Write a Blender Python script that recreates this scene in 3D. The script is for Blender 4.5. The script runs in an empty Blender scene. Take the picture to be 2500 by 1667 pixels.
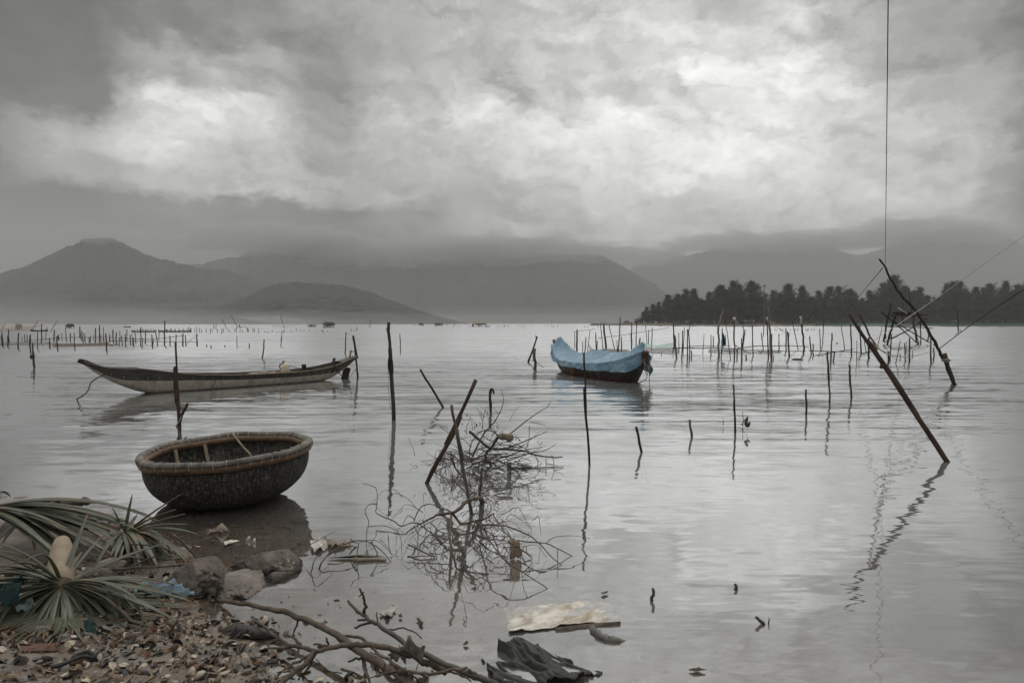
import bpy, bmesh, math, random
import numpy as np
from mathutils import Vector, Matrix, noise as mnoise
R = math.radians
random.seed(7)
scene = bpy.context.scene
COL = scene.collection

# ------------------------------------------------------------------ camera
FP, CX, CY, HZ, CAMH = 1667.0, 1250.0, 833.5, 787.0, 1.95
PITCH = math.atan((CY - HZ) / FP)
cam_data = bpy.data.cameras.new('camera')
cam = bpy.data.objects.new('camera', cam_data)
COL.objects.link(cam)
cam.location = (0, 0, CAMH)
cam.rotation_euler = (math.pi / 2 - PITCH, 0, 0)
cam_data.sensor_width = 36.0
cam_data.lens = FP / 2500 * 36.0
cam_data.clip_start = 0.05
cam_data.clip_end = 30000
scene.camera = cam
scene.view_settings.view_transform = 'Standard'
scene.view_settings.look = 'None'
scene.view_settings.exposure = 0.3
scene.view_settings.gamma = 1.0
scene.cycles.use_denoising = True
scene.cycles.max_bounces = 8
scene.cycles.transparent_max_bounces = 24
scene.cycles.volume_bounces = 0
scene.cycles.caustics_reflective = False
scene.cycles.caustics_refractive = False

def ray(px, py):
    a, b = (px - CX) / FP, (CY - py) / FP
    c, s = math.cos(PITCH), math.sin(PITCH)
    return Vector((a, c + b * s, -s + b * c))
def P(px, py, z=0.0):                      # the point of height z seen at that place of the photograph
    d = ray(px, py)
    t = (z - CAMH) / d.z
    return Vector((d.x * t, d.y * t, z))
def Q(px, py, Y):                          # the point at distance Y seen there
    d = ray(px, py)
    t = Y / d.y
    return Vector((d.x * t, Y, CAMH + d.z * t))

# ------------------------------------------------------------------ sky
SKY = [  # brightness of the cloud cover, from the left to the right of the bay, top row first
 (-2600, [252]*17),
 (-900, [225]*17),
 (-300, [185,190,195,202,208,212,214,216,216,214,210,206,204,202,198,192,184]),
 (0,    [72,92,110,120,128,146,160,182,192,195,190,186,184,172,158,142,108]),
 (80,   [86,104,112,116,130,142,148,158,168,188,184,192,200,186,160,140,108]),
 (160,  [94,100,106,165,146,124,148,158,172,178,194,212,210,192,164,142,112]),
 (240,  [104,104,128,222,182,124,160,190,180,184,194,204,208,200,180,162,118]),
 (320,  [116,140,212,206,182,146,158,204,184,218,222,206,206,192,162,180,116]),
 (400,  [108,140,186,172,156,156,162,172,174,190,188,210,200,172,162,172,116]),
 (480,  [86,112,144,142,176,156,160,144,150,178,182,186,180,178,176,154,110]),
 (550,  [90,98,116,110,98,100,118,150,154,162,164,166,162,162,164,156,122]),
 (595,  [104,96,98,96,92,94,104,126,140,140,142,146,142,140,142,140,114]),
 (630,  [112,100,104,112,116,112,112,136,142,132,136,138,138,136,136,130,112]),
 (700,  [120,110,104,108,112,112,112,122,126,126,128,130,130,130,130,126,112]),
 (800,  [120]*17),
]
def s2l(v):
    v = v / 255.0
    return v / 12.92 if v <= 0.04045 else ((v + 0.055) / 1.055) ** 2.4
def sky_at(px, py):
    rows = [r[0] for r in SKY]
    py = min(max(py, rows[0]), rows[-1])
    j = max(i for i in range(len(rows)) if rows[i] <= py)
    j = min(j, len(rows) - 2)
    f = (py - rows[j]) / (rows[j + 1] - rows[j])
    x = min(max(px / 156.25, 0), 15.999)
    i = int(x); g = x - i
    def r(k): return SKY[k][1][i] * (1 - g) + SKY[k][1][i + 1] * g
    return r(j) * (1 - f) + r(j + 1) * f

SUN_EL, SUN_AZ = R(58), R(12)             # azimuth from +Y towards +X
world = bpy.data.worlds.new('World')
scene.world = world
world.use_nodes = True
NT = world.node_tree
NT.nodes.clear()
class NB:
    """small helper that adds and links nodes"""
    def __init__(self, nt): self.nt = nt
    def n(self, t, **kw):
        nd = self.nt.nodes.new(t)
        for k, v in kw.items(): setattr(nd, k, v)
        return nd
    def set(self, sock, v):
        if isinstance(v, bpy.types.NodeSocket): self.nt.links.new(v, sock)
        elif v is not None: sock.default_value = v
    def math(self, op, a, b=None, c=None, clamp=False):
        nd = self.n('ShaderNodeMath', operation=op, use_clamp=clamp)
        for i, v in enumerate((a, b, c)):
            if v is not None: self.set(nd.inputs[i], v)
        return nd.outputs[0]
    def vmath(self, op, a, b=None):
        nd = self.n('ShaderNodeVectorMath', operation=op)
        self.set(nd.inputs[0], a)
        if b is not None: self.set(nd.inputs[1], b)
        return nd.outputs['Value'] if op in ('LENGTH', 'DOT_PRODUCT') else nd.outputs[0]
    def noise(self, vec, scale, detail=4, rough=0.5, lac=2.0, dist=0.0, out='Fac'):
        nd = self.n('ShaderNodeTexNoise')
        self.set(nd.inputs['Vector'], vec)
        nd.inputs['Scale'].default_value = scale
        nd.inputs['Detail'].default_value = detail
        nd.inputs['Roughness'].default_value = rough
        nd.inputs['Lacunarity'].default_value = lac
        nd.inputs['Distortion'].default_value = dist
        return nd.outputs['Color' if out == 'Color' else 0]
    def ramp(self, fac, stops, interp='LINEAR'):
        nd = self.n('ShaderNodeValToRGB')
        cr = nd.color_ramp
        cr.interpolation = interp
        def c(v): return (v, v, v, 1) if not isinstance(v, (tuple, list)) else (*v[:3], 1)
        cr.elements[0].position, cr.elements[0].color = stops[0][0], c(stops[0][1])
        cr.elements[1].position, cr.elements[1].color = stops[-1][0], c(stops[-1][1])
        for p, v in stops[1:-1]:
            e = cr.elements.new(p); e.color = c(v)
        self.set(nd.inputs[0], fac)
        return nd.outputs[0]
    def mix(self, fac, a, b, blend='MIX'):
        nd = self.n('ShaderNodeMix', data_type='RGBA', blend_type=blend)
        self.set(nd.inputs[0], fac)
        for s, v in ((nd.inputs[6], a), (nd.inputs[7], b)):
            self.set(s, (*v[:3], 1) if isinstance(v, (tuple, list)) else ((v, v, v, 1) if isinstance(v, float) else v))
        return nd.outputs[2]
    def maprange(self, v, a, b, c=0.0, d=1.0, smooth=False):
        nd = self.n('ShaderNodeMapRange', interpolation_type='SMOOTHSTEP' if smooth else 'LINEAR')
        self.set(nd.inputs[0], v)
        for i, x in enumerate((a, b, c, d)): nd.inputs[i + 1].default_value = x
        return nd.outputs[0]
    def scale(self, vec, s, rot=(0, 0, 0), loc=(0, 0, 0)):
        nd = self.n('ShaderNodeMapping')
        self.set(nd.inputs[0], vec)
        nd.inputs['Scale'].default_value = s
        nd.inputs['Rotation'].default_value = rot
        nd.inputs['Location'].default_value = loc
        return nd.outputs[0]
    def bump(self, h, dist, strength=1.0, normal=None):
        nd = self.n('ShaderNodeBump')
        nd.inputs['Strength'].default_value = strength
        nd.inputs['Distance'].default_value = dist
        self.set(nd.inputs['Height'], h)
        if normal is not None: self.set(nd.inputs['Normal'], normal)
        return nd.outputs[0]

w = NB(NT)
direction = w.n('ShaderNodeTexCoord').outputs['Generated']
# ragged cloud edges: the direction is stirred by layered noise before the cloud cover is looked up
dirw = direction
for sc_, am_, dt_, of_ in ((2.6, .060, 3, 0.0), (6.5, .105, 10, 3.1), (18.0, .050, 10, 7.7)):
    nz_ = w.noise(w.scale(direction, (1, 1, 1.7), loc=(of_, of_ * .5, .4)), sc_, dt_, 0.68, out='Color')
    dd_ = w.vmath('SCALE', w.vmath('SUBTRACT', nz_, (.5, .5, .5))); dd_.node.inputs[3].default_value = am_
    dirw = w.vmath('ADD', dirw, dd_)
sep = w.n('ShaderNodeSeparateXYZ'); w.set(sep.inputs[0], dirw)
sx, sy, sz = sep.outputs
az = w.math('ARCTAN2', sx, sy)
AZM = R(44)
u = w.maprange(az, -AZM, AZM)
el = w.math('ARCTAN2', sz, w.math('SQRT', w.math('ADD', w.math('MULTIPLY', sx, sx), w.math('MULTIPLY', sy, sy))))
ELS = [-1.0, 1.2, 3.2, 5.6, 8.2, 10.8, 13.4, 16.0, 18.6, 21.2, 24.0, 32.0, 48.0, 65.0]
HAZE_D, HAZE_TOP, HAZE_FAR, HAZE_A = 0.00033, 690.0, 5300.0, 0.19   # the damp air built below; the sky is seen through it
EXPO = 2 ** scene.view_settings.exposure
val = None
for k, e in enumerate(ELS):
    stops = []
    for i in range(16):
        a = -AZM + 2 * AZM * i / 15
        px = CX + FP * math.tan(a)
        py = HZ - FP * math.tan(R(e)) / math.cos(a)
        L = s2l(sky_at(px, py)) * 1.13 / EXPO
        if e > 0:
            T = math.exp(-HAZE_D * min(HAZE_TOP / math.sin(R(e)), HAZE_FAR / math.cos(R(e)) / max(math.cos(a), .5)))
            L = max((L - HAZE_A * (1 - T)) / T, 0.03)
        c_, hw = i / 15, .20 / 15                 # little plateaus: cloud masses with edges, not one long gradient
        if i > 0: stops.append((c_ - hw, L))
        if i < 15: stops.append((c_ + hw, L))
    stops = [(0.0, stops[0][1])] + stops[1:-1] + [(1.0, stops[-1][1])]
    r_ = w.ramp(u, stops, 'LINEAR')
    if val is None: val = r_
    else:
        e0, gap = ELS[k - 1], (e - ELS[k - 1]) * (.2 if e < 30 else 0)
        val = w.mix(w.maprange(el, R(e0 + gap), R(e - gap), smooth=True), val, r_)
# wisps and billows
def billow(scale_, off_, d_, st):
    # relief of the cloud masses: the noise here against the noise a little towards the light
    a_ = w.noise(w.scale(dirw, st, loc=off_), scale_, 9, 0.60, dist=.35)
    c_ = w.noise(w.scale(dirw, st, loc=tuple(o + q for o, q in zip(off_, d_))), scale_, 9, 0.60, dist=.35)
    return a_, w.math('SUBTRACT', a_, c_)
det, em1 = billow(4.2, (.7, 0, 0), (.035, 0, .05), (1, 1, 1.9))
det2, em2 = billow(13.0, (5.7, 2, 0), (.012, 0, .018), (1, 1, 1.6))
amp = w.math('ADD', w.math('MULTIPLY', w.math('SUBTRACT', det, .5), .55), w.math('MULTIPLY', w.math('SUBTRACT', det2, .5), .38))
amp = w.math('ADD', amp, w.math('ADD', w.math('MULTIPLY', em1, 1.5), w.math('MULTIPLY', em2, 1.15)))
amp = w.math('MULTIPLY', amp, w.maprange(el, R(30), R(55), 1.0, .3))
val = w.mix(1.0, val, w.math('ADD', amp, 1.0), 'MULTIPLY')
val = w.mix(1.0, val, (1.0, 0.998, 0.965), 'MULTIPLY')
back = w.math('MULTIPLY', w.maprange(w.math('ABSOLUTE', az), R(55), R(100), 0, 1, True), w.maprange(el, R(60), R(35), 0, 1, True))
val = w.mix(back, val, (0.36, 0.36, 0.355))
sky = w.n('ShaderNodeTexSky', sky_type='NISHITA', sun_disc=False, sun_elevation=SUN_EL, sun_rotation=SUN_AZ)
sky.air_density = 1.0; sky.dust_density = 3.0
SKYGAIN = 10.0
clouds = w.vmath('SCALE', val); clouds.node.inputs[3].default_value = SKYGAIN
skymix = w.mix(0.985, sky.outputs[0], clouds)
bg = w.n('ShaderNodeBackground'); w.set(bg.inputs[0], skymix); bg.inputs[1].default_value = 0.1
wo = w.n('ShaderNodeOutputWorld'); NT.links.new(bg.outputs[0], wo.inputs[0])

# ------------------------------------------------------------------ sun behind the overcast
sun_d = bpy.data.lights.new('sun', 'SUN')
sun_d.energy = 0.6; sun_d.angle = R(40); sun_d.color = (1.0, 0.96, 0.9)
sun = bpy.data.objects.new('sun', sun_d); COL.objects.link(sun)
sdir = Vector((math.sin(SUN_AZ) * math.cos(SUN_EL), math.cos(SUN_AZ) * math.cos(SUN_EL), math.sin(SUN_EL)))
sun.rotation_euler = (-sdir).to_track_quat('-Z', 'Y').to_euler()
sun.location = sdir * 50

# ------------------------------------------------------------------ builders
def tag(o, label=None, cat=None, group=None, kind=None):
    if label: o['label'] = label
    if cat: o['category'] = cat
    if group: o['group'] = group
    if kind: o['kind'] = kind
    return o
def empty(name, loc, label, cat, group=None, rz=0.0):
    o = bpy.data.objects.new(name, None); COL.objects.link(o)
    o.location = loc; o.rotation_euler = (0, 0, rz); o.empty_display_size = 0.1
    return tag(o, label, cat, group)
def link(name, me, mat=None, parent=None, loc=None):
    o = bpy.data.objects.new(name, me); COL.objects.link(o)
    if mat is not None and not me.materials: me.materials.append(mat)
    if parent is not None: o.parent = parent
    if loc is not None: o.location = loc
    return o
class MB:
    """collects vertices and faces of one mesh"""
    def __init__(self): self.v, self.f, self.m = [], [], []
    def add(self, vs, fs, mi=0):
        b = len(self.v)
        self.v += [tuple(x) for x in vs]
        self.f += [tuple(b + i for i in f) for f in fs]
        self.m += [mi] * len(fs)
    def grid(self, rows, closed=False, mi=0):
        n, m = len(rows), len(rows[0])
        vs = [p for r in rows for p in r]
        fs = []
        for i in range(n - 1):
            for j in range(m if closed else m - 1):
                k = (j + 1) % m
                fs.append((i * m + j, i * m + k, (i + 1) * m + k, (i + 1) * m + j))
        self.add(vs, fs, mi)
    def tube(self, pts, rad, n=6, mi=0, caps=True, rough=0.0):
        pts = [Vector(p) for p in pts]
        if not isinstance(rad, (list, tuple)): rad = [rad] * len(pts)
        rows = []
        ref = None
        for i, p in enumerate(pts):
            t = (pts[min(i + 1, len(pts) - 1)] - pts[max(i - 1, 0)])
            t = t.normalized() if t.length > 1e-9 else Vector((0, 0, 1))
            if ref is None:
                ref = Vector((1, 0, 0)) if abs(t.x) < .8 else Vector((0, 1, 0))
            a = (ref - t * ref.dot(t)).normalized(); ref = a
            b = t.cross(a)
            rows.append([p + (a * math.cos(q) + b * math.sin(q)) * rad[i] * (1 + rough * (random.random() - .5) * 2)
                         for q in (2 * math.pi * k / n for k in range(n))])
        b0 = len(self.v)
        self.grid(rows, True, mi)
        if caps:
            e = len(self.v) - n
            self.f.append(tuple(b0 + k for k in reversed(range(n)))); self.m.append(mi)
            self.f.append(tuple(e + k for k in range(n))); self.m.append(mi)
    def box(self, c, s, rot=None, mi=0):
        M = rot.to_matrix() if rot is not None and not isinstance(rot, Matrix) else (rot or Matrix.Identity(3))
        c = Vector(c)
        vs = [c + M @ Vector((x * s[0] / 2, y * s[1] / 2, z * s[2] / 2)) for z in (-1, 1) for y in (-1, 1) for x in (-1, 1)]
        self.add(vs, [(0, 2, 3, 1), (4, 5, 7, 6), (0, 1, 5, 4), (2, 6, 7, 3), (0, 4, 6, 2), (1, 3, 7, 5)], mi)
    def mesh(self, name, mats=(), smooth=True):
        me = bpy.data.meshes.new(name)
        me.from_pydata(self.v, [], self.f)
        for m_ in (mats if isinstance(mats, (list, tuple)) else [mats]): me.materials.append(m_)
        if any(self.m): me.polygons.foreach_set('material_index', self.m)
        if smooth: me.polygons.foreach_set('use_smooth', [True] * len(me.polygons))
        me.update()
        return me
    def build(self, name, mats=(), parent=None, smooth=True, loc=None, origin=None):
        if origin is not None:
            o_ = Vector(origin); self.v = [tuple(Vector(p) - o_) for p in self.v]; loc = o_
        return link(name, self.mesh(name, mats, smooth), None, parent, loc)
def fbm(x, y, z=0.0, o=4):
    return mnoise.fractal(Vector((x, y, z)), 0.9, 2.1, o)
def lerp(a, b, t): return a + (b - a) * t
def interp(x, pts):
    if x <= pts[0][0]: return pts[0][1]
    for (a, b), (c, d) in zip(pts, pts[1:]):
        if x <= c: return b + (d - b) * (x - a) / (c - a)
    return pts[-1][1]
def smooth_path(pts, n=4):
    pts = [Vector(p) for p in pts]
    if len(pts) < 3:
        return [pts[0].lerp(pts[-1], i / n) for i in range(n + 1)]
    out = []
    for i in range(len(pts) - 1):
        p0, p1, p2, p3 = pts[max(i - 1, 0)], pts[i], pts[i + 1], pts[min(i + 2, len(pts) - 1)]
        for k in range(n):
            t = k / n
            out.append(0.5 * ((2 * p1) + (p2 - p0) * t + (2 * p0 - 5 * p1 + 4 * p2 - p3) * t * t + (3 * p1 - p0 - 3 * p2 + p3) * t ** 3))
    out.append(pts[-1])
    return out

# ------------------------------------------------------------------ materials
MATS = {}
def material(name, base, base2=None, rough=0.8, scale=8.0, stretch=(1, 1, 1), bump=0.0, bscale=None, spec=0.3, detail=6, extra=None, lo=.35, hi=.65, coord='Object', metallic=0.0):
    m = bpy.data.materials.new(name); m.use_nodes = True
    nt = m.node_tree; b = NB(nt)
    bs = nt.nodes['Principled BSDF']
    co = b.n('ShaderNodeTexCoord').outputs[coord]
    v = b.scale(co, stretch)
    nz = b.noise(v, scale, detail, 0.6)
    col = b.mix(b.maprange(nz, lo, hi), base, base2 or tuple(x * .6 for x in base))
    if extra: col = extra(b, co, col)
    b.set(bs.inputs['Base Color'], col)
    bs.inputs['Roughness'].default_value = rough
    bs.inputs['Specular IOR Level'].default_value = spec
    bs.inputs['Metallic'].default_value = metallic
    if bump:
        nb = b.noise(v, bscale or scale * 2.5, 6, .6)
        b.set(bs.inputs['Normal'], b.bump(nb, bump))
    MATS[name] = m
    return m
# ------------------------------------------------------------------ ground and water
SHORE = [(-14, 9.4), (-9, 8.3), (-5.4, 7.2), (-4.4, 6.7), (-3.6, 6.0), (-2.9, 5.55), (-2.35, 4.9), (-1.95, 4.4), (-1.45, 4.0), (-1.15, 3.65), (-0.75, 3.1), (0.2, 2.4), (2, 1.6), (8, 0.6), (30, -1)]
def shore_dist(x, y):
    best, sgn = 1e9, 1
    for (ax, ay), (bx, by) in zip(SHORE, SHORE[1:]):
        dx, dy = bx - ax, by - ay
        L2 = dx * dx + dy * dy
        t = min(max(((x - ax) * dx + (y - ay) * dy) / L2, 0), 1)
        qx, qy = ax + dx * t - x, ay + dy * t - y
        d = qx * qx + qy * qy
        if d < best:
            best = d; sgn = 1 if dx * (y - ay) - dy * (x - ax) < 0 else -1
    return sgn * math.sqrt(best)
def ground_z(x, y, rough=True):
    d = shore_dist(x, y)
    if d > 0: z = 0.10 * d + 0.02 * min(d / .3, 1) if d < 3 else 0.32 + (d - 3) * .02
    else:
        d = -d
        z = -0.045 * d if d < 3 else -0.135 - (d - 3) * 0.10
        z = max(z, -1.3)
    if rough and y < 14:
        z += 0.03 * fbm(x * 1.3, y * 1.3, 2.0, 3) + 0.010 * fbm(x * 6, y * 6, 5.0, 3) * (1.0 if z > -.05 else .5)
    return z
def G(px, py, lift=0.0):                   # the point of the ground seen at that place of the photograph
    z = 0.0
    for _ in range(12):
        p = P(px, py, z); z = lerp(z, max(ground_z(p.x, p.y), -0.05) + lift, .6)
    return P(px, py, z)

def axis(fine0, fine1, step, lo, hi, grow=1.35):
    a = list(np.arange(fine0, fine1 + 1e-6, step))
    s = step
    while a[-1] < hi: s *= grow; a.append(min(a[-1] + s, hi))
    s = step; pre = []
    x = fine0
    while x > lo: s *= grow; x = max(x - s, lo); pre.append(x)
    return list(reversed(pre)) + a
def sheet(xs, ys, fz):
    vs = [(x, y, fz(x, y)) for y in ys for x in xs]
    n = len(xs)
    fs = [(j * n + i, j * n + i + 1, (j + 1) * n + i + 1, (j + 1) * n + i) for j in range(len(ys) - 1) for i in range(n - 1)]
    return vs, fs

def mud_extra(b, co, col):
    sepz = b.n('ShaderNodeSeparateXYZ'); b.set(sepz.inputs[0], co)
    vor = b.n('ShaderNodeTexVoronoi'); b.set(vor.inputs['Vector'], co); vor.inputs['Scale'].default_value = 26
    vr = b.noise(b.scale(co, (1, 1, 1), loc=(4, 2, 0)), 3.0, 4)
    spk = b.math('MULTIPLY', b.maprange(vor.outputs['Distance'], .26, .16), b.maprange(vr, .42, .6))
    sc = b.mix(b.maprange(b.noise(vor.outputs['Position'], 7.0, 0), .35, .65), (.30, .25, .2), (.16, .11, .075))
    col = b.mix(b.math('MULTIPLY', spk, .75), col, sc)
    return col
M_mud = material('mud', (.19, .16, .13), (.10, .080, .062), rough=.55, scale=5, bump=.012, bscale=40, extra=mud_extra, spec=.4)
xs = axis(-5.6, 3.2, 0.07, -6900, 6900); ys = axis(2.4, 9.0, 0.07, -200, 5280)
vs, fs = sheet(xs, ys, ground_z)
me = bpy.data.meshes.new('ground'); me.from_pydata(vs, [], fs); me.polygons.foreach_set('use_smooth', [True] * len(fs))
ground = link('ground', me, M_mud); tag(ground, 'brown mud and shell bank sloping under the grey lagoon', None, None, 'structure')

m = bpy.data.materials.new('water'); m.use_nodes = True
nt = m.node_tree; nt.nodes.clear(); b = NB(nt)
co = b.n('ShaderNodeTexCoord').outputs['Object']
sepw = b.n('ShaderNodeSeparateXYZ'); b.set(sepw.inputs[0], co)
dep = b.n('ShaderNodeAttribute', attribute_name='depth').outputs['Fac']
slope = None
def ripples(stretch, rot, sc, sx_, sy_, detail=2, rough=.5, dist=0.0, mod=None):
    # each layer leans the surface mostly up and down the wind, crests running across it
    global slope
    nz = b.noise(b.scale(co, stretch, rot), sc, detail, rough, dist=dist, out='Color')
    v = b.vmath('MULTIPLY', b.vmath('SUBTRACT', nz, (.5, .5, .5)), (sx_, sy_, 0))
    if mod is not None:
        q = b.vmath('SCALE', v); b.set(q.node.inputs[3], mod); v = q
    slope = v if slope is None else b.vmath('ADD', slope, v)
calm = b.math('MULTIPLY', b.maprange(sepw.outputs[1], 5.0, 16.0, 0.36, 1.0, True), b.maprange(sepw.outputs[1], 60.0, 22.0, 1.0, .72, True))     # sheltered near the bank
patch = b.maprange(b.noise(b.scale(co, (.012, .05, 1)), 1.0, 3), .38, .62, .55, 1.3)
cp = b.math('MULTIPLY', calm, patch)
ripples((.08, 1.0, 1), (0, 0, R(4)), 2.2, .05, .20, 2, .45, .3, cp)
ripples((.10, 1.0, 1), (0, 0, R(-6)), 5.5, .06, .22, 2, .5, .4, cp)
ripples((.22, 1.0, 1), (0, 0, R(12)), 13.0, .05, .12, 2, .5, .4, patch)
ripples((.8, 1.0, 1), (0, 0, R(-20)), 3.0, .04, .05, 1, .4, .2)
lean = b.n('ShaderNodeCombineXYZ'); b.set(lean.inputs[1], b.maprange(sepw.outputs[1], 8.0, 62.0, -.006, -.125, True))
slope = b.vmath('ADD', slope, lean.outputs[0])      # normals tilted towards the bank, so the far water mirrors brighter sky
bn = b.vmath('NORMALIZE', b.vmath('ADD', slope, (0, 0, 1)))
lw = b.n('ShaderNodeLayerWeight'); lw.inputs['Blend'].default_value = .5; b.set(lw.inputs['Normal'], bn)
fres = b.math('ADD', .17, b.math('MULTIPLY', b.math('POWER', lw.outputs['Facing'], 2.1), .83), clamp=True)   # reflectance rising to a mirror at grazing angles
gl = b.n('ShaderNodeBsdfGlossy'); gl.inputs['Roughness'].default_value = .03; gl.inputs['Color'].default_value = (.955, .975, 1, 1); b.set(gl.inputs['Normal'], bn)
murk = b.n('ShaderNodeBsdfDiffuse')
murk.inputs['Color'].default_value = (.29, .282, .265, 1)
tr = b.n('ShaderNodeBsdfTransparent'); tr.inputs['Color'].default_value = (.95, .90, .82, 1)
mk = b.math('SUBTRACT', 1.0, b.math('POWER', 2.718, b.math('MULTIPLY', dep, -4.6)), clamp=True)
body = b.n('ShaderNodeMixShader'); b.set(body.inputs[0], mk); nt.links.new(tr.outputs[0], body.inputs[1]); nt.links.new(murk.outputs[0], body.inputs[2])
mx = b.n('ShaderNodeMixShader'); b.set(mx.inputs[0], fres); nt.links.new(body.outputs[0], mx.inputs[1]); nt.links.new(gl.outputs[0], mx.inputs[2])
ou = b.n('ShaderNodeOutputMaterial'); nt.links.new(mx.outputs[0], ou.inputs[0])
M_water = m
xs = axis(-6, 6, 0.2, -6850, 6850); ys = axis(1.5, 14.0, 0.2, -20, 5270)
vs, fs = sheet(xs, ys, lambda x, y: 0.0)
me = bpy.data.meshes.new('water'); me.from_pydata(vs, [], fs); me.polygons.foreach_set('use_smooth', [True] * len(fs))
at_ = me.attributes.new('depth', 'FLOAT', 'POINT')
at_.data.foreach_set('value', [max(-ground_z(v[0], v[1]), 0.0) for v in vs])
water = link('water', me, M_water); tag(water, 'still grey lagoon water with low ripples', None, None, 'structure')

# ------------------------------------------------------------------ mountains across the lagoon
def forest_extra(b, co, col):
    n_ = b.noise(b.scale(co, (1, 1, 1.2)), .06, 6, .7)
    return b.mix(b.maprange(n_, .42, .58), b.mix(b.maprange(b.noise(co, .013, 5, .7), .4, .6), col, (.012, .014, .011)), (.075, .08, .064))
M_forest = material('forest_slope', (.026, .029, .024), (.042, .045, .037), rough=.95, scale=.012, bump=6.0, bscale=.05, extra=forest_extra, spec=.05)
D2 = 2500 / 2352.0
def mountain(name, label, prof, D, front, back, seed, nx=420, spur=.24):
    prof = [(x * D2, y * D2) for x, y in prof]
    x0, x1 = prof[0][0], prof[-1][0]
    rows_t = [0, .03, .07, .13, .2, .28, .37, .46, .56, .66, .76, .86, .94, 1.0]
    vs, fs = [], []
    cols = nx + 1
    for t in rows_t + [1.2, 1.5, 2.0]:
        for i in range(cols):
            px = lerp(x0, x1, i / nx)
            py = interp(px, prof)
            top = Q(px, py, D)
            hgt = max(top.z, 0.0) * (1 + .035 * fbm(px * .03, seed, 0, 4) + (.014 * fbm(px * .2, seed, 0, 3) + .012 * fbm(px * .9, seed, 0, 2)) * min(1, t) ** 8)
            if t <= 1:
                Y = D - front * (1 - t)
                shape = (t ** 1.25)
                sp = fbm(top.x * .0016 * 1500 / D, t * 1.6 + seed, 1.3, 5)
                sp2 = fbm(top.x * .006 * 1500 / D, t * 5 + seed, 7.3, 4)
                z = hgt * (shape + math.sin(math.pi * t) * (spur * sp + spur * .4 * sp2))
                z = min(z, hgt * (1.02 if t < 1 else 1)) 
            else:
                Y = D + back * (t - 1); z = hgt * max(0, 1 - (t - 1) ** 1.0)
            vs.append((top.x * (Y / D) if t <= 1 else top.x, Y, max(z, 0) - 1.5))
    n = cols
    for j in range(len(rows_t) + 2):
        for i in range(nx):
            fs.append((j * n + i, j * n + i + 1, (j + 1) * n + i + 1, (j + 1) * n + i))
    me = bpy.data.meshes.new(name); me.from_pydata(vs, [], fs); me.polygons.foreach_set('use_smooth', [True] * len(fs))
    o = link(name, me, M_forest); tag(o, label, None, None, 'structure')
    return o
mountain('mountain', 'dark forested peak rising at the left of the bay', [(-420, 700), (-300, 680), (-150, 650), (0, 625), (60, 608), (130, 578), (170, 558), (190, 549), (225, 545), (262, 547), (290, 562), (340, 585), (420, 606), (470, 615), (520, 618), (580, 636), (635, 655), (700, 690), (780, 720), (860, 744)], 1750, 560, 700, 3.1)
mountain('mountain', 'low rounded forested hill in front of the big peak', [(380, 744), (440, 728), (500, 705), (545, 688), (600, 662), (640, 648), (680, 644), (720, 648), (760, 650), (800, 655), (850, 668), (900, 688), (950, 705), (1000, 722), (1060, 738), (1100, 744)], 1150, 380, 450, 8.7, spur=.2)
mountain('mountain', 'broad hazy mountain under cloud in the middle of the bay', [(150, 640), (300, 620), (400, 610), (470, 604), (540, 590), (600, 572), (660, 556), (700, 548), (740, 556), (790, 574), (850, 590), (930, 590), (1000, 598), (1080, 584), (1180, 590), (1260, 584), (1330, 580), (1380, 586), (1440, 615), (1500, 650), (1550, 688), (1600, 714), (1660, 736), (1720, 744)], 2600, 800, 950, 5.3)
mountain('mountain', 'pale far mountain behind the trees on the right', [(1250, 690), (1380, 640), (1480, 604), (1560, 590), (1620, 575), (1700, 565), (1800, 560), (1860, 557), (1900, 566), (1960, 585), (2000, 580), (2060, 555), (2120, 535), (2200, 522), (2250, 520), (2300, 535), (2350, 562), (2420, 590), (2600, 640), (2800, 700)], 4100, 1000, 1100, 1.9)

# ------------------------------------------------------------------ haze
hz = bpy.data.materials.new('haze'); hz.use_nodes = True
nt = hz.node_tree; nt.nodes.clear(); b = NB(nt)
pv = b.n('ShaderNodeVolumePrincipled')
pv.inputs['Density'].default_value = HAZE_D
pv.inputs['Color'].default_value = (.98, .99, .985, 1)
pv.inputs['Anisotropy'].default_value = 0.0
ou = b.n('ShaderNodeOutputMaterial'); nt.links.new(pv.outputs[0], ou.inputs['Volume'])
hb = MB(); hb.box((0, 1640, HAZE_TOP / 2 - 1.5), (13900, HAZE_FAR * 2 - 3280, HAZE_TOP + 3))
haze = hb.build('haze', hz, smooth=False)
tag(haze, 'pale grey damp air over the lagoon', None, None, 'stuff')

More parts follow.
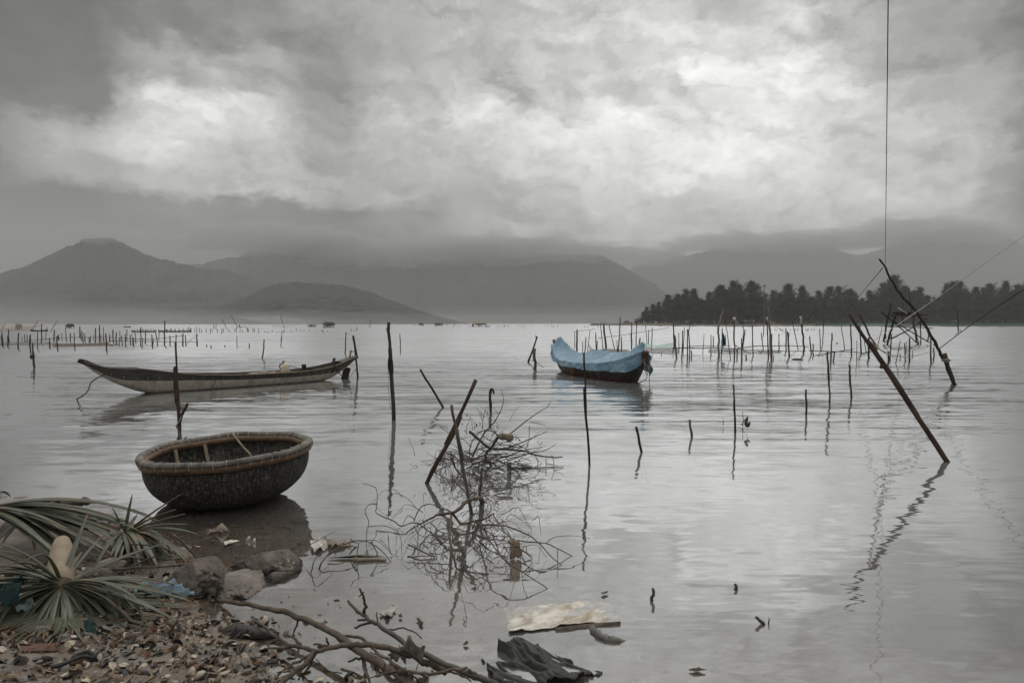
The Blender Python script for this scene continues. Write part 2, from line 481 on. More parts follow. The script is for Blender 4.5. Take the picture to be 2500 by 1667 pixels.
# low mist lying at the foot of the hills and cloud banks hanging along the ridges
def mist(c, r, lab, dens, lump=0.0, seed=0, full=False):
    m_ = bpy.data.materials.get('mist_%g' % dens)
    if m_ is None:
        m_ = bpy.data.materials.new('mist_%g' % dens); m_.use_nodes = True; nt = m_.node_tree; nt.nodes.clear(); b = NB(nt)
        pv = b.n('ShaderNodeVolumePrincipled'); pv.inputs['Density'].default_value = dens; pv.inputs['Color'].default_value = (.99, .99, .985, 1)
        ou = b.n('ShaderNodeOutputMaterial'); nt.links.new(pv.outputs[0], ou.inputs['Volume'])
    bm = bmesh.new(); bmesh.ops.create_icosphere(bm, subdivisions=5 if lump else 4, radius=1.0)
    for v in bm.verts:
        p = v.co.copy()
        f = 1.0
        if lump:
            q = Vector((p.x * r[0], p.y * r[1], p.z * r[2])) / min(r)
            f += lump * (fbm(q.x * .55 + seed, q.y * .55, q.z * .7, 3) + .55 * fbm(q.x * 1.9 + seed, q.y * 1.9, q.z * 2.1, 4))
        v.co = Vector((p.x * r[0] * f, p.y * r[1] * f, p.z * r[2] * f))
        if not full: v.co.z = max(v.co.z, -1.2)
    me = bpy.data.meshes.new('mist'); bm.to_mesh(me); bm.free()
    o = link('mist', me, m_, None, c); tag(o, lab, None, None, 'stuff')  # the cloud banks along the ridges go by this name too
for k_, (cx_, cy_, rx_, rz_) in enumerate(((-560, 680, 480, 9), (-400, 690, 560, 15), (-640, 700, 420, 22), (-200, 690, 330, 11), (-700, 710, 480, 30))):
    mist((cx_, cy_, 0), (rx_, 60, rz_), 'pale low mist at the foot of the left hills', .0022, .30, 50 + k_ * 7)
for k_, (cx_, cy_, rx_, rz_) in enumerate(((200, 1650, 900, 26), (420, 1700, 1100, 46), (900, 1750, 900, 60))):
    mist((cx_, cy_, 0), (rx_, 90, rz_), 'pale low mist at the foot of the middle mountain', .0018, .30, 90 + k_ * 7)
def ridge_cloud(px, py, wpx, hpx, Y, dpt, dens, seed):
    c = Q(px * D2, py * D2, Y); k = Y / FP * D2
    mist(c, (wpx * k / 2, dpt, hpx * k / 2), 'ragged cloud bank clinging under the mountain ridge', dens, .42, seed, True)
ridge_cloud(880, 585, 420, 60, 2350, 110, 0.0088, 3)
ridge_cloud(1180, 578, 420, 56, 2380, 110, 0.0096, 11)
ridge_cloud(620, 545, 420, 70, 2350, 110, 0.0080, 17)
ridge_cloud(1400, 592, 300, 50, 2750, 110, 0.0080, 23)
ridge_cloud(1530, 588, 110, 36, 2500, 60, .0100, 29)
ridge_cloud(1780, 560, 520, 44, 3900, 130, 0.0072, 31)
ridge_cloud(2150, 528, 420, 60, 3900, 130, 0.0072, 37)
ridge_cloud(225, 534, 190, 40, 1680, 60, .0060, 41)
ridge_cloud(1050, 566, 620, 44, 2420, 120, .0080, 43)
ridge_cloud(760, 560, 260, 60, 2380, 110, .0080, 47)
ridge_cloud(1960, 548, 380, 40, 3900, 130, .0060, 53)
# ------------------------------------------------------------------ shared things
def wood(name, a, b_, rough=.85, bump=.004):
    return material(name, a, b_, rough=rough, scale=9, stretch=(1, 1, .18), bump=bump, bscale=60, spec=.2, lo=.3, hi=.7)
W_dark = wood('dark_wood', (.055, .045, .038), (.022, .018, .016))
W_brown = wood('brown_wood', (.105, .073, .054), (.042, .031, .025))
W_grey = wood('grey_wood', (.17, .145, .12), (.07, .058, .048))
W_pale = wood('pale_wood', (.34, .29, .235), (.16, .125, .095))
M_rope = material('rope', (.36, .32, .27), (.2, .17, .14), scale=60, rough=.9)
M_ropedark = material('dark_rope', (.07, .06, .05), (.035, .03, .026), scale=60, rough=.9)
M_white = material('dirty_white', (.62, .58, .52), (.38, .34, .29), scale=14, rough=.7)
WOODS = {'d': W_dark, 'b': W_brown, 'g': W_grey, 'p': W_pale}
PENDING = []                                # (object, label, x) : alike labels get their place in the row at the end
ORD = ['', 'first', 'second', 'third', 'fourth', 'fifth', 'sixth', 'seventh', 'eighth', 'ninth', 'tenth', 'eleventh', 'twelfth', 'thirteenth', 'fourteenth', 'fifteenth', 'sixteenth', 'seventeenth', 'eighteenth', 'nineteenth', 'twentieth']
def later(o, label, x, cat, group=None):
    tag(o, label, cat, group); PENDING.append((o, label, x)); return o
def settle_labels():
    by = {}
    for o, l, x in PENDING: by.setdefault(l, []).append((x, o))
    NUM = ['', 'one', 'two', 'three', 'four', 'five', 'six', 'seven', 'eight', 'nine', 'ten', 'eleven', 'twelve', 'thirteen', 'fourteen', 'fifteen', 'sixteen', 'seventeen', 'eighteen', 'nineteen', 'twenty', 'twenty-one', 'twenty-two', 'twenty-three', 'twenty-four', 'twenty-five', 'twenty-six']
    for l, lst in by.items():
        if len(lst) < 2: continue
        lst.sort(key=lambda t: t[0]); n = len(lst)
        for i, (x, o) in enumerate(lst):
            if n == 2: s = ('left', 'right')[i] + ' one of two'
            elif i == 0: s = 'leftmost of %s' % NUM[min(n, 26)]
            elif i == n - 1: s = 'rightmost of %s' % NUM[min(n, 26)]
            elif i < n / 2: s = '%s from left of %s' % (ORD[min(i + 1, 20)], NUM[min(n, 26)])
            else: s = '%s from right of %s' % (ORD[min(n - i, 20)], NUM[min(n, 26)])
            o['label'] = l + ', ' + s

def rope(pts, r, name='rope', label=None, mat=None, cat='rope', n=5, sag=0.0, seg=10, group=None, parent=None):
    pts = [Vector(p) for p in pts]
    if len(pts) == 2:
        a, c = pts
        pts = [a.lerp(c, i / seg) - Vector((0, 0, sag * 4 * (i / seg) * (1 - i / seg))) for i in range(seg + 1)]
    else: pts = smooth_path(pts, 5)
    mb = MB(); mb.tube(pts, r, n)
    o = mb.build(name, mat or M_rope, parent)
    if label: tag(o, label, cat, group)
    return o

def pole_mesh(pts, r0, r1, n=7, rough=.10, wob=.25):
    pts = smooth_path(pts, 5) if len(pts) > 2 else [Vector(pts[0]).lerp(Vector(pts[1]), i / 7) for i in range(8)]
    m_ = len(pts) - 1
    s = random.random() * 90
    out, rad = [], []
    for i, p in enumerate(pts):
        r = lerp(r0, r1, i / m_)
        k = 1.0 if 0 < i < m_ else 0
        out.append(p + Vector((mnoise.noise(Vector((s, i * .55, 0))), mnoise.noise(Vector((s + 9, i * .55, 0))), 0)) * r * wob * 4 * k)
        rad.append(r * (1 + .16 * mnoise.noise(Vector((s, i * .9, 5)))))
    mb = MB(); mb.tube(out, rad, n, rough=rough)
    return mb
def stake(tx, ty, bx, by, w, label, group=None, mat='d', wt=None, mids=(), lean=0.0, name='stake', Y=None, now=False, sink=.5, cat='stake'):
    B = P(bx, by, 0.0) if Y is None else Q(bx, by, Y)
    T = Q(tx, ty, B.y + lean)
    k = B.y / FP
    M_ = [Q(x, y, B.y + lean * (by - y) / max(by - ty, 1)) for x, y in mids]
    path = [B] + M_ + [T]
    d = (path[1] - B).normalized()
    path = [B - d * sink] + path
    if not M_: path = [path[0], T]
    mb = pole_mesh(path, w * k / 2, (wt or w * .8) * k / 2)
    o = mb.build(name, WOODS[mat], origin=B)
    if now: tag(o, label, cat, group)
    else: later(o, label, tx, cat, group)
    return o

# ------------------------------------------------------------------ stakes standing alone in the water
GS = 'single stakes standing in the lagoon'
D_ = lambda x, y: (x * D2, y * D2)
def ds(tx, ty, bx, by, *a, **k): return stake(tx * D2, ty * D2, bx * D2, by * D2, *a, **k)
def twig_on(o_parent, pts, r0, r1, mat, name='twig'):
    off = o_parent.location
    mb = MB(); mb.tube([Vector(p) - off for p in smooth_path(pts, 3)], [lerp(r0, r1, i / (3 * (len(pts) - 1))) for i in range(3 * (len(pts) - 1) + 1)], 5)
    return mb.build(name, mat, o_parent)

o = ds(893, 740, 905, 965, 10, 'tall stout brown stake with cracked top, between the long boat and crossed poles', GS, 'b', 8.5, mids=[(896 * D2, 800 * D2), (899 * D2, 860 * D2)], now=True)
Yp = o.location.y
twig_on(o, [Q(951, 873, Yp - .06), Q(949, 895, Yp - .08), Q(953, 913, Yp - .06)], .03, .018, W_dark, 'hanging_stub')
rope([Vector(Q(950, 860, Yp - .05)) - o.location, Vector(Q(948, 940, Yp - .07)) - o.location, Vector(Q(954, 1000, Yp - .06)) - o.location], .004, 'hanging_line', mat=M_ropedark, parent=o)
ds(965, 848, 1018, 935, 6, 'thin dark stake leaning left above the brush heap', GS, 'd', 5, now=True)
ds(1093, 872, 980, 1110, 11, 'thick reddish brown pole leaning right, crossing a dark pole', GS, 'b', 10, mids=[(1060 * D2, 955 * D2), (1025 * D2, 1020 * D2)], now=True, name='pole', cat='pole')
ds(1037, 930, 1083, 1180, 9, 'dark grey pole leaning left, crossing the thick brown pole', GS, 'g', 7, mids=[(1048 * D2, 985 * D2), (1063 * D2, 1060 * D2)], now=True, name='pole', cat='pole')
o = ds(1126, 900, 1126, 945, 7, 'short dark stake with a hooked top behind the brush', GS, 'd', 7, now=True)
Yp = o.location.y
twig_on(o, [Q(1197, 957, Yp), Q(1198, 952, Yp), Q(1202, 950, Yp), Q(1205, 955, Yp), Q(1206, 962, Yp)], .035, .02, W_dark, 'hook')
ds(1341, 810, 1353, 1068, 6, 'long thin dark rod rising in front of the tarpaulin boat', GS, 'd', 4.5, mids=[(1342 * D2, 890 * D2), (1347 * D2, 980 * D2)], now=True)
o = ds(1228, 800, 1228, 848, 8, 'short thick square stump with a rope, left of the tarpaulin boat', GS, 'g', 7.5, now=True)
rope([Q(1302, 877, o.location.y - .08), Q(1300, 880, o.location.y - .1), Q(1311, 884, o.location.y - .1), Q(1320, 893, o.location.y - .2), Q(1328, 897, o.location.y - .3)], .012, 'mooring_rope', 'dark slack rope running from the square stump into the water', M_ropedark)
o = ds(1234, 773, 1213, 833, 5, 'thin forked stake leaning right beside the square stump', GS, 'd', 4, now=True)
twig_on(o, [Q(1290, 880, o.location.y), Q(1296, 868, o.location.y - .05)], .05, .03, W_dark, 'twig')
twig_on(o, [Q(1309, 829, o.location.y), Q(1308, 818, o.location.y)], .03, .02, W_dark, 'twig')
c7 = lambda x, y: (1500 + x / 1.992, 880 + y / 1.992)
def s7(tx, ty, bx, by, *a, **k): return stake(*c7(tx, ty), *c7(bx, by), *a, **k)
s7(105, 322, 132, 445, 6.5, 'short bare stake leaning left, in front of the tarpaulin boat', GS, 'd', 6, now=True)
s7(366, 288, 377, 370, 6.5, 'short flat-topped stake alone in open water, right of the tarpaulin boat', GS, 'g', 6, now=True)
s7(578, 115, 588, 350, 5.5, 'slim upright stake with a pointed top beside floating dead leaves', GS, 'd', 3.5, now=True, mids=[c7(583, 190), c7(584, 260)])
s7(932, 140, 933, 262, 5, 'short slim upright stake, shortest of the row of three by the leaning pole', GS, 'd', 4.5, now=True)
s7(1037, -45, 1047, 205, 5, 'tall slim stake with a nick at mid height, middle of the row of three', GS, 'b', 4.5, now=True, mids=[c7(1040, 30), c7(1044, 120)])
s7(1142, 22, 1152, 182, 5, 'knotty slim stake nearest the long leaning pole', GS, 'b', 4.5, now=True, mids=[c7(1146, 90)])
c1 = lambda x, y: (x / 4.704, 760 + y / 4.704)
c2 = lambda x, y: (500 + x / 4.704, 760 + y / 4.704)
c3 = lambda x, y: (1400 + x / 4.704, 740 + y / 4.704)
c4 = lambda x, y: (1850 + x / 5.6, 620 + y / 5.6)
c5 = lambda x, y: (2100 + x / 3.92, 560 + y / 3.92)
o = stake(*c1(370, 360), *c1(392, 645), 5.5, 'brown stake with a rag tied at mid height, in front of the left fish fence', GS, 'b', 3.2, mids=[c1(378, 460), c1(384, 560)], now=True)
mb = MB(); mb.tube([Vector(Q(*c1(372, 500), o.location.y - .06)) - o.location, Vector(Q(*c1(358, 520), o.location.y - .12)) - o.location, Vector(Q(*c1(355, 548), o.location.y - .1)) - o.location], [.05, .06, .02], 6, rough=.3); mb.build('rag', M_ropedark, o)
stake(*c2(680, 320), *c2(660, 545), 3.6, 'curved dark stake behind the middle of the long boat', GS, 'd', 2.6, mids=[c2(676, 420)], now=True)
stake(*c2(885, 215), *c2(870, 405), 2.2, 'thin crooked rod far behind the long boat', GS, 'd', 1.6, mids=[c2(884, 300), c2(876, 350)], now=True)
stake(*c2(368, 280), *c2(370, 415), 1.8, 'thin straight rod standing far behind the long boat', GS, 'd', 1.4, now=True)
stake(*c2(1622, 240), *c2(1610, 485), 3, 'slim dark stake just left of the stern mooring post', GS, 'd', 2.6, now=True)
stake(*c2(1705, 280), *c2(1757, 760), 4.2, 'mooring post leaning left, behind the stern of the long boat', GS, 'd', 5.2, mids=[c2(1730, 430), c2(1750, 540)], now=True, name='mooring_post', cat='post', Y=P(*c2(1757, 760)).y)
stake(*c2(2240, 260), *c2(2248, 460), 2.4, 'thin stake in open water right of the stout brown stake', GS, 'd', 2, now=True)
for (x, t, b0) in ((22, 380, 408), (72, 385, 425), (230, 390, 412), (510, 368, 422)):
    stake(*c2(x, t), *c2(x, b0), 2.4, 'low stub barely above the water beyond the long boat', 'low stubs beyond the long boat', 'd', 2.2)

# long leaning poles of the lift net at the right
lp = stake(*c4(1250, 825), 2315, 1127, 13, 'longest bare pole leaning left across the water, nearest the bank', 'lift net poles', 'b', 8.5, mids=[c4(1540, 1240), (2180, 920), (2250, 1030)], now=True, name='pole', cat='pole')
twig_on(lp, [Q(2155, 890, lp.location.y), Q(2151, 898, lp.location.y - .03)], .035, .02, W_brown, 'branch_stub')
stake(*c4(1395, 830), *c4(1640, 1300), 5, 'slim pole leaning left, tucked behind the longest bare pole', 'lift net poles', 'b', 4.4, mids=[c4(1520, 1090)], now=True, name='pole', cat='pole')
cp_ = [c5(760, 1160), c5(660, 985), c5(600, 880), c5(500, 740), c5(400, 640), c5(300, 490), c5(240, 365)]
cpole = stake(*c5(183, 283), *c5(905, 1488), 8.5, 'tall curved dark pole arching up left with ropes at its tip', 'lift net poles', 'd', 4.5, mids=[c5(840, 1340)] + cp_, now=True, name='pole', cat='pole')
YC = cpole.location.y
stub = stake(*c5(808, 1188), *c5(893, 1470), 7, 'thick short stump lashed to the foot of the curved pole', 'lift net poles', 'b', 9.5, now=True, name='stump', cat='stump')
mb = MB()
for k in range(3):
    c_ = Q(*c5(822, 1246 + k * 7), YC) - stub.location
    mb.tube([c_ + Vector((math.cos(a) * .13, math.sin(a) * .10, .02 * math.sin(a * 2 + k))) for a in [i * math.pi / 8 for i in range(17)]], .010, 5)
mb.build('lashing', M_rope, stub)
tip = Q(*c5(240, 360), YC)
rope([tip, Q(2170, -160, 7.0)], .007, 'hoist_rope', 'taut dark rope rising straight up from the curved pole out of view', M_ropedark)
rope([Q(*c5(215, 370), YC), Q(2106, 713, 34), Q(2062, 762, 46)], .014, 'guy_rope', 'dark guy rope running down left from the curved pole tip', M_ropedark)
rope([Q(*c4(1550, 1205), lp.location.y + 3), Q(*c4(1700, 1105), 12.5), Q(2200, 787, 13), Q(2322, 703, 13), Q(2600, 503, 11)], .0055, 'stay_rope', 'white taut rope slanting up right past the stilt platform', M_white)
rope([Q(*c5(750, 1148), YC), Q(2400, 772, 16.5), Q(2600, 644, 12)], .013, 'stay_rope', 'thick brown rope slanting from the curved pole to the right edge', W_brown)
rope([Q(*c4(1540, 1200), lp.location.y), Q(*c4(1640, 1290), 11), Q(*c4(1760, 1350), 13), Q(*c4(1880, 1393), 15), Q(*c4(2060, 1402), 17), Q(*c4(2240, 1372), 19.5), Q(*c5(750, 1150), YC)], .009, 'slack_rope', 'pale slack rope drooping between the longest pole and the curved pole', M_rope)
rope([Q(*c4(1560, 1215), lp.location.y), Q(*c4(1680, 1310), 12), Q(*c4(1800, 1385), 15), Q(*c4(1960, 1430), 22), Q(*c4(2110, 1310), 40), Q(*c4(2190, 1190), 58)], .010, 'slack_rope', 'thin white rope drooping from the longest pole to the platform leg', M_white)

# ------------------------------------------------------------------ stilt platform
YP_ = 60.0
plat = empty('stilt_platform', P(2200, 841, 0), 'dark rickety fishing platform on crossed stilts in front of the trees', 'platform')
def pp(name, pts, w0, w1, mat, dy=0.0, n=6):
    pts_ = [Q(*c5(*p), YP_ + dy) - plat.location for p in pts]
    mb = pole_mesh(pts_, w0 / 3.92 * YP_ / FP / 2, w1 / 3.92 * YP_ / FP / 2, n)
    return mb.build(name, mat, plat)
pp('leg', [(224, 1075), (250, 930), (295, 708)], 20, 15, W_dark, 1.0)
pp('leg', [(255, 1110), (335, 835)], 22, 20, W_dark, -.4)
pp('leg', [(555, 1120), (540, 1040), (505, 840), (463, 565)], 25, 18, W_grey, -.5)
pp('leg', [(580, 1120), (575, 830)], 12, 11, W_dark, .6)
pp('leg', [(640, 1075), (655, 1000), (600, 870)], 14, 12, W_dark, -.3)
pp('leg', [(242, 1050), (250, 870)], 12, 10, W_dark, 1.2)
pp('brace', [(205, 790), (310, 880), (430, 985), (545, 1088)], 13, 11, W_dark, -.5)
pp('brace', [(310, 870), (420, 940), (540, 1010), (665, 1082)], 11, 10, W_dark, -.6)
pp('brace', [(305, 1042), (440, 975), (595, 880), (640, 848)], 13, 10, W_dark, -.2)
pp('brace', [(230, 1085), (290, 1040)], 11, 10, W_dark, -.4)
pp('crossbar', [(258, 930), (470, 935), (697, 945)], 9, 8, W_dark, -.5)
dk = MB()
for k in range(7):
    c_ = (Q(*c5(282, 829), YP_) + Q(*c5(585, 818), YP_)) / 2 - plat.location
    dk.box(c_ + Vector((random.uniform(-.05, .05), -.7 + k * .23, .02 * (k % 2))), (2.72 + random.uniform(-.2, .3), .2, .09), Matrix.Rotation(-.035, 3, 'Y'))
dk.build('deck', W_dark, plat, smooth=False)
mb = MB(); mb.box(Q(*c5(395, 803), YP_) - plat.location, (1.4, .5, .22)); mb.build('plank', W_dark, plat, smooth=False)
pw = MB(); pw.tube([Q(*c5(362, 752), YP_ - .3), Q(*c5(450, 806), YP_ - .3)], .06, 6)
tag(pw.build('stick', M_white), 'pale stick resting slantwise on the stilt platform', 'stick')
pw = MB(); pw.tube([Q(*c5(408, 720), YP_ + .2), Q(*c5(408, 905), YP_ + .2)], .05, 6)
pw.build('hanging_rod', W_dark, plat).location = -plat.location

# ------------------------------------------------------------------ fish fence on the right
GR = 'stakes of the fish fence on the right'
def zone_r(px):
    if px < 1570: return 'behind the tarpaulin boat'
    if px < 1640: return 'beside the green net'
    if px < 1700: return 'at the green net\'s right end'
    if px < 1790: return 'beside the blue rag'
    if px < 1850: return 'left of the tallest pale post'
    if px < 1910: return 'around the tallest pale post'
    if px < 2000: return 'in the middle of the right fence'
    if px < 2080: return 'left of the long leaning pole'
    if px < 2150: return 'behind the long leaning pole'
    return 'in front of the stilt platform'
def describe(tx, ty, bx, by, w, mat, zone, sc, base=787):
    h = (by - ty); k = (by - base)
    hm = h / max(k, 8) * CAMH
    th = w / max(k, 8) * CAMH
    tall = 'tall' if hm > 2.3 else ('stubby' if hm < .8 else 'short' if hm < 1.4 else 'medium')
    thick = 'thick' if th > .10 else ('thin' if th < .055 else 'slim')
    ln = (tx - bx) / max(h, 1)
    lean = ' leaning right' if ln > .1 else (' leaning left' if ln < -.1 else '')
    tone = {'p': 'pale ', 'd': 'dark ', 'b': 'brown ', 'g': 'grey '}[mat]
    return '%s %s %sstake%s %s' % (tall, thick, tone, lean, zone)
R3 = [(15,330,15,510,8,'d'),(42,303,42,540,22,'b'),(108,440,105,570,10,'d'),(145,392,130,580,15,'g'),(192,308,158,580,9,'d'),(258,340,262,560,14,'d'),(272,430,272,560,12,'b'),(308,230,342,540,10,'d'),(345,238,375,520,24,'b'),(408,255,472,530,10,'d'),(538,160,512,590,15,'b'),(500,430,500,580,10,'d'),(550,388,550,570,16,'g'),(668,222,668,530,14,'b'),(658,348,668,545,11,'b'),(730,195,712,600,12,'b'),(718,460,718,560,14,'d'),(765,398,748,555,18,'g'),(828,255,845,460,9,'d'),(865,305,860,460,10,'d'),(905,283,898,500,12,'b'),(838,490,838,600,5,'d'),(1148,220,1155,520,18,'d'),(1165,370,1185,640,22,'g'),(1210,340,1212,540,10,'d'),(1255,315,1245,640,16,'b'),(1275,280,1260,560,9,'b'),(1310,300,1310,650,16,'b'),(1355,545,1355,640,14,'d'),(1500,352,1488,590,8,'d'),(1578,362,1580,600,14,'p'),(1605,380,1605,500,12,'d'),(1710,285,1700,640,13,'b'),(1745,365,1750,470,10,'b'),(1745,195,1805,650,10,'d'),(1882,535,1882,650,16,'d'),(1932,405,1932,690,19,'b'),(1968,303,1945,520,18,'b'),(1952,260,1950,420,10,'d'),(1985,590,1985,650,18,'d'),(2055,255,2062,610,13,'d'),(2158,340,2182,540,9,'d'),(2278,355,2278,690,18,'b'),(2300,595,2300,660,10,'d'),(1010,570,1010,605,10,'d')]
R4 = [(45,1080,75,1310,10,'d'),(290,1090,290,1310,18,'p'),(385,1015,392,1330,18,'b'),(470,910,555,1310,12,'d'),(710,1125,730,1390,20,'d'),(755,1225,758,1400,18,'d'),(845,1020,862,1330,12,'b'),(1015,1080,1000,1470,24,'g'),(1055,1340,1030,1470,20,'d'),(1140,970,1190,1310,12,'d'),(1270,950,1285,1400,20,'b'),(1395,965,1418,1370,20,'d'),(1355,1180,1350,1500,10,'d'),(1455,1170,1480,1340,12,'d'),(1520,1140,1520,1430,30,'d'),(1700,1000,1640,1250,10,'d'),(1830,1095,1815,1400,16,'b'),(1950,1185,1885,1500,12,'d'),(1790,1330,1790,1480,30,'d'),(1945,1370,1945,1450,14,'d'),(2012,1215,2015,1480,16,'d'),(2035,1190,2025,1330,8,'d'),(2075,1145,2075,1470,22,'d'),(2115,1310,2115,1420,8,'d')]
R5 = [(675,1040,675,1290,18,'g'),(705,1130,705,1250,14,'d'),(725,1055,705,1110,12,'d'),(300,1000,292,1130,12,'b')]
for cf, sc, lst in ((c3, 4.704, R3), (c4, 5.6, R4), (c5, 3.92, R5)):
    for tx, ty, bx, by, w, mt in lst:
        a, c_ = cf(tx, ty), cf(bx, by)
        stake(*a, *c_, w / sc, describe(*a, *c_, w / sc, mt, zone_r(a[0]), sc), GR, mt, lean=random.uniform(-.2, .2))
stake(*c3(1722, 75), *c3(1668, 640), 5.6, 'tall crooked grey post with a split pale top above the blue rag', GR, 'p', 4.2, mids=[c3(1668, 430), c3(1665, 290), c3(1695, 170)], now=True)
stake(*c3(1355, 168), *c3(1335, 640), 3.4, 'tall bent grey post with forked white foot right of the green net', GR, 'g', 1.6, mids=[c3(1333, 430), c3(1322, 330), c3(1345, 240)], now=True)
o = stake(*c3(1845, 165), *c3(1848, 650), 3.8, 'tall dark stake with a white cloth knot on its top', GR, 'g', 3.4, now=True)
mb = MB(); mb.tube([Vector((0, 0, 0)) + Q(*c3(1845, 200), o.location.y) - o.location, Q(*c3(1846, 178), o.location.y) - o.location, Q(*c3(1848, 160), o.location.y) - o.location], [.07, .09, .03], 7, rough=.3); mb.build('cloth_knot', M_white, o)
rope([Q(*c3(1850, 165), o.location.y), Q(*c3(1890, 235), o.location.y + 2), Q(*c3(1945, 275), o.location.y + 4)], .02, 'rope', 'white rope hanging right from the cloth knot stake', M_white)
o = stake(*c3(2232, 48), *c3(2272, 660), 4.8, 'tallest pale post of the right fish fence', GR, 'p', 4.0, mids=[c3(2250, 200), c3(2262, 380)], now=True)
for k, (ex, ey) in enumerate(((330, 990), (360, 1060))):
    rope([Q(*c4(170, 915 + 25 * k), o.location.y - .05), Q(*c4(250, 955 + 40 * k), o.location.y + 4), Q(*c4(ex, ey), o.location.y + 9)], .016, 'rope', ('upper' if k == 0 else 'lower') + ' white rope slanting down right from the tallest pale post', M_white)
o = stake(*c3(2222, 165), *c3(2240, 650), 3.6, 'dark stake with a white top touching the tallest pale post', GR, 'd', 3.0, now=True)
mb = MB(); mb.tube([Q(*c3(2228, 215), o.location.y) - o.location, Q(*c3(2222, 160), o.location.y) - o.location], [.05, .055], 7, rough=.25); mb.build('painted_top', M_white, o)
o = stake(*c4(405, 1060), *c4(432, 1410), 5, 'thick forked brown stake in the middle of the right fence', GR, 'b', 3.4, now=True)
twig_on(o, [Q(*c4(415, 1190), o.location.y), Q(*c4(422, 1120), o.location.y), Q(*c4(428, 1078), o.location.y)], .05, .03, W_pale, 'fork')
o = stake(*c4(582, 855), *c4(630, 1360), 4.6, 'bent post with a peeling white top, right of the forked stake', GR, 'b', 3.8, mids=[c4(622, 1140), c4(600, 980)], now=True)
mb = MB(); mb.tube([Q(*c4(598, 960), o.location.y - .01) - o.location, Q(*c4(588, 900), o.location.y - .01) - o.location, Q(*c4(582, 852), o.location.y - .01) - o.location], [.062, .066, .06], 8, rough=.2); mb.build('painted_top', M_white, o)
o = stake(*c4(914, 570), *c4(890, 1230), 2.6, 'tall thin pole with a slanting crossarm in front of the trees', GR, 'g', 2.0, mids=[c4(905, 760), c4(898, 1000)], now=True, name='pole', cat='pole')
twig_on(o, [Q(*c4(895, 600), o.location.y), Q(*c4(1000, 610), o.location.y - .1), Q(*c4(1205, 642), o.location.y - .3)], .035, .02, W_grey, 'crossarm')
o = stake(*c4(92, 418), *c4(82, 1105), 2.4, 'straight pale pole with a small crosspiece, tallest before the trees', None, 'p', 2.0, now=True, name='pole', cat='pole')
twig_on(o, [Q(*c4(70, 438), o.location.y), Q(*c4(115, 436), o.location.y)], .06, .06, W_grey, 'crosspiece')
rope([Q(*c4(92, 435), o.location.y), Q(*c4(0, 468), o.location.y + 4), Q(*c4(-250, 560), o.location.y + 18)], .03, 'wire', 'thin wire running left from the straight pale pole', M_ropedark)
stake(*c5(930, 745), *c5(940, 990), 3.0, 'lone bare stake in open water before the trees at far right', None, 'b', 2.2, now=True)
stake(*c5(952, 950), *c5(966, 988), 1.6, 'small stub leaning beside the lone bare stake at far right', None, 'd', 1.4, now=True)

# rails, nets and rag of the right fence
def rail(cf, pts, w, label, mat=W_dark, sc=4.704, Y=None):
    Y = Y or 42.0
    mb = pole_mesh([Q(*cf(x, y), Y + random.uniform(-.2, .2)) for x, y in pts], w / sc * Y / FP / 2, w * .7 / sc * Y / FP / 2, 6)
    return tag(mb.build('fence_rail', mat), label, 'rail', 'rails of the fish fence on the right')
rail(c3, [(1140, 515), (1310, 516), (1480, 518), (1660, 512), (1850, 522), (1950, 512)], 13, 'dark bowed rail running right from the green net to the rag')
rail(c3, [(1310, 500), (1480, 490), (1640, 496), (1800, 488)], 9, 'thin upper rail bending behind the blue rag')
rail(c3, [(1930, 515), (2080, 495), (2250, 492), (2500, 490), (2700, 500)], 11, 'long level rail passing the tallest pale post')
rail(c4, [(0, 1335), (300, 1330), (660, 1328)], 12, 'low rail at the water below the forked stake', sc=5.6)
rail(c4, [(700, 1322), (1000, 1332), (1310, 1338), (1440, 1355), (1580, 1335)], 13, 'crooked low rail ending at the longest leaning pole', sc=5.6)
rail(c4, [(765, 1395), (900, 1370), (1080, 1335), (1315, 1303)], 15, 'diagonal rail slanting up right above the water', sc=5.6, Y=40)
rail(c3, [(1715, 540), (1790, 552), (1860, 545), (1920, 512)], 9, 'curved stick under the rag bending up right')
rail(c3, [(1835, 460), (1900, 510), (1990, 560), (2070, 600)], 9, 'thin stick slanting down right by the cloth knot stake')
rail(c3, [(735, 560), (790, 565), (840, 566)], 9, 'short rail just right of the tarpaulin boat bow')
rope([Q(*c3(270, 405), 55), Q(*c3(640, 355), 62), Q(*c3(1060, 287), 75), Q(*c3(1105, 280), 76)], .022, 'line', 'thin dark line sloping up right behind the tarpaulin boat', M_ropedark)
rope([Q(*c3(0, 330), 70), Q(*c3(120, 315), 76), Q(*c3(258, 293), 84)], .02, 'line', 'short thin line left of the tarpaulin boat peak', M_ropedark)

def net_material(name, colr, density, sc):
    m_ = bpy.data.materials.new(name); m_.use_nodes = True
    nt = m_.node_tree; bs = nt.nodes['Principled BSDF']; b = NB(nt)
    co = b.n('ShaderNodeTexCoord').outputs['UV']
    s = b.n('ShaderNodeSeparateXYZ'); b.set(s.inputs[0], b.scale(co, (sc, sc, 1)))
    u_ = b.math('FRACT', s.outputs[0]); v_ = b.math('FRACT', s.outputs[1])
    line = b.math('MAXIMUM', b.math('LESS_THAN', u_, density), b.math('LESS_THAN', v_, density))
    nz = b.maprange(b.noise(co, 9, 3), .35, .6, .55, 1.0)
    b.set(bs.inputs['Alpha'], b.math('MULTIPLY', line, nz)); bs.inputs['Base Color'].default_value = (*colr, 1)
    bs.inputs['Roughness'].default_value = .9
    return m_
N_green = net_material('green_net', (.16, .36, .27), .42, 14)
N_brown = net_material('brown_net', (.09, .075, .058), .45, 16)
N_white = net_material('white_net', (.55, .53, .50), .11, 40)
N_orange = net_material('orange_net', (.42, .31, .25), .20, 40)
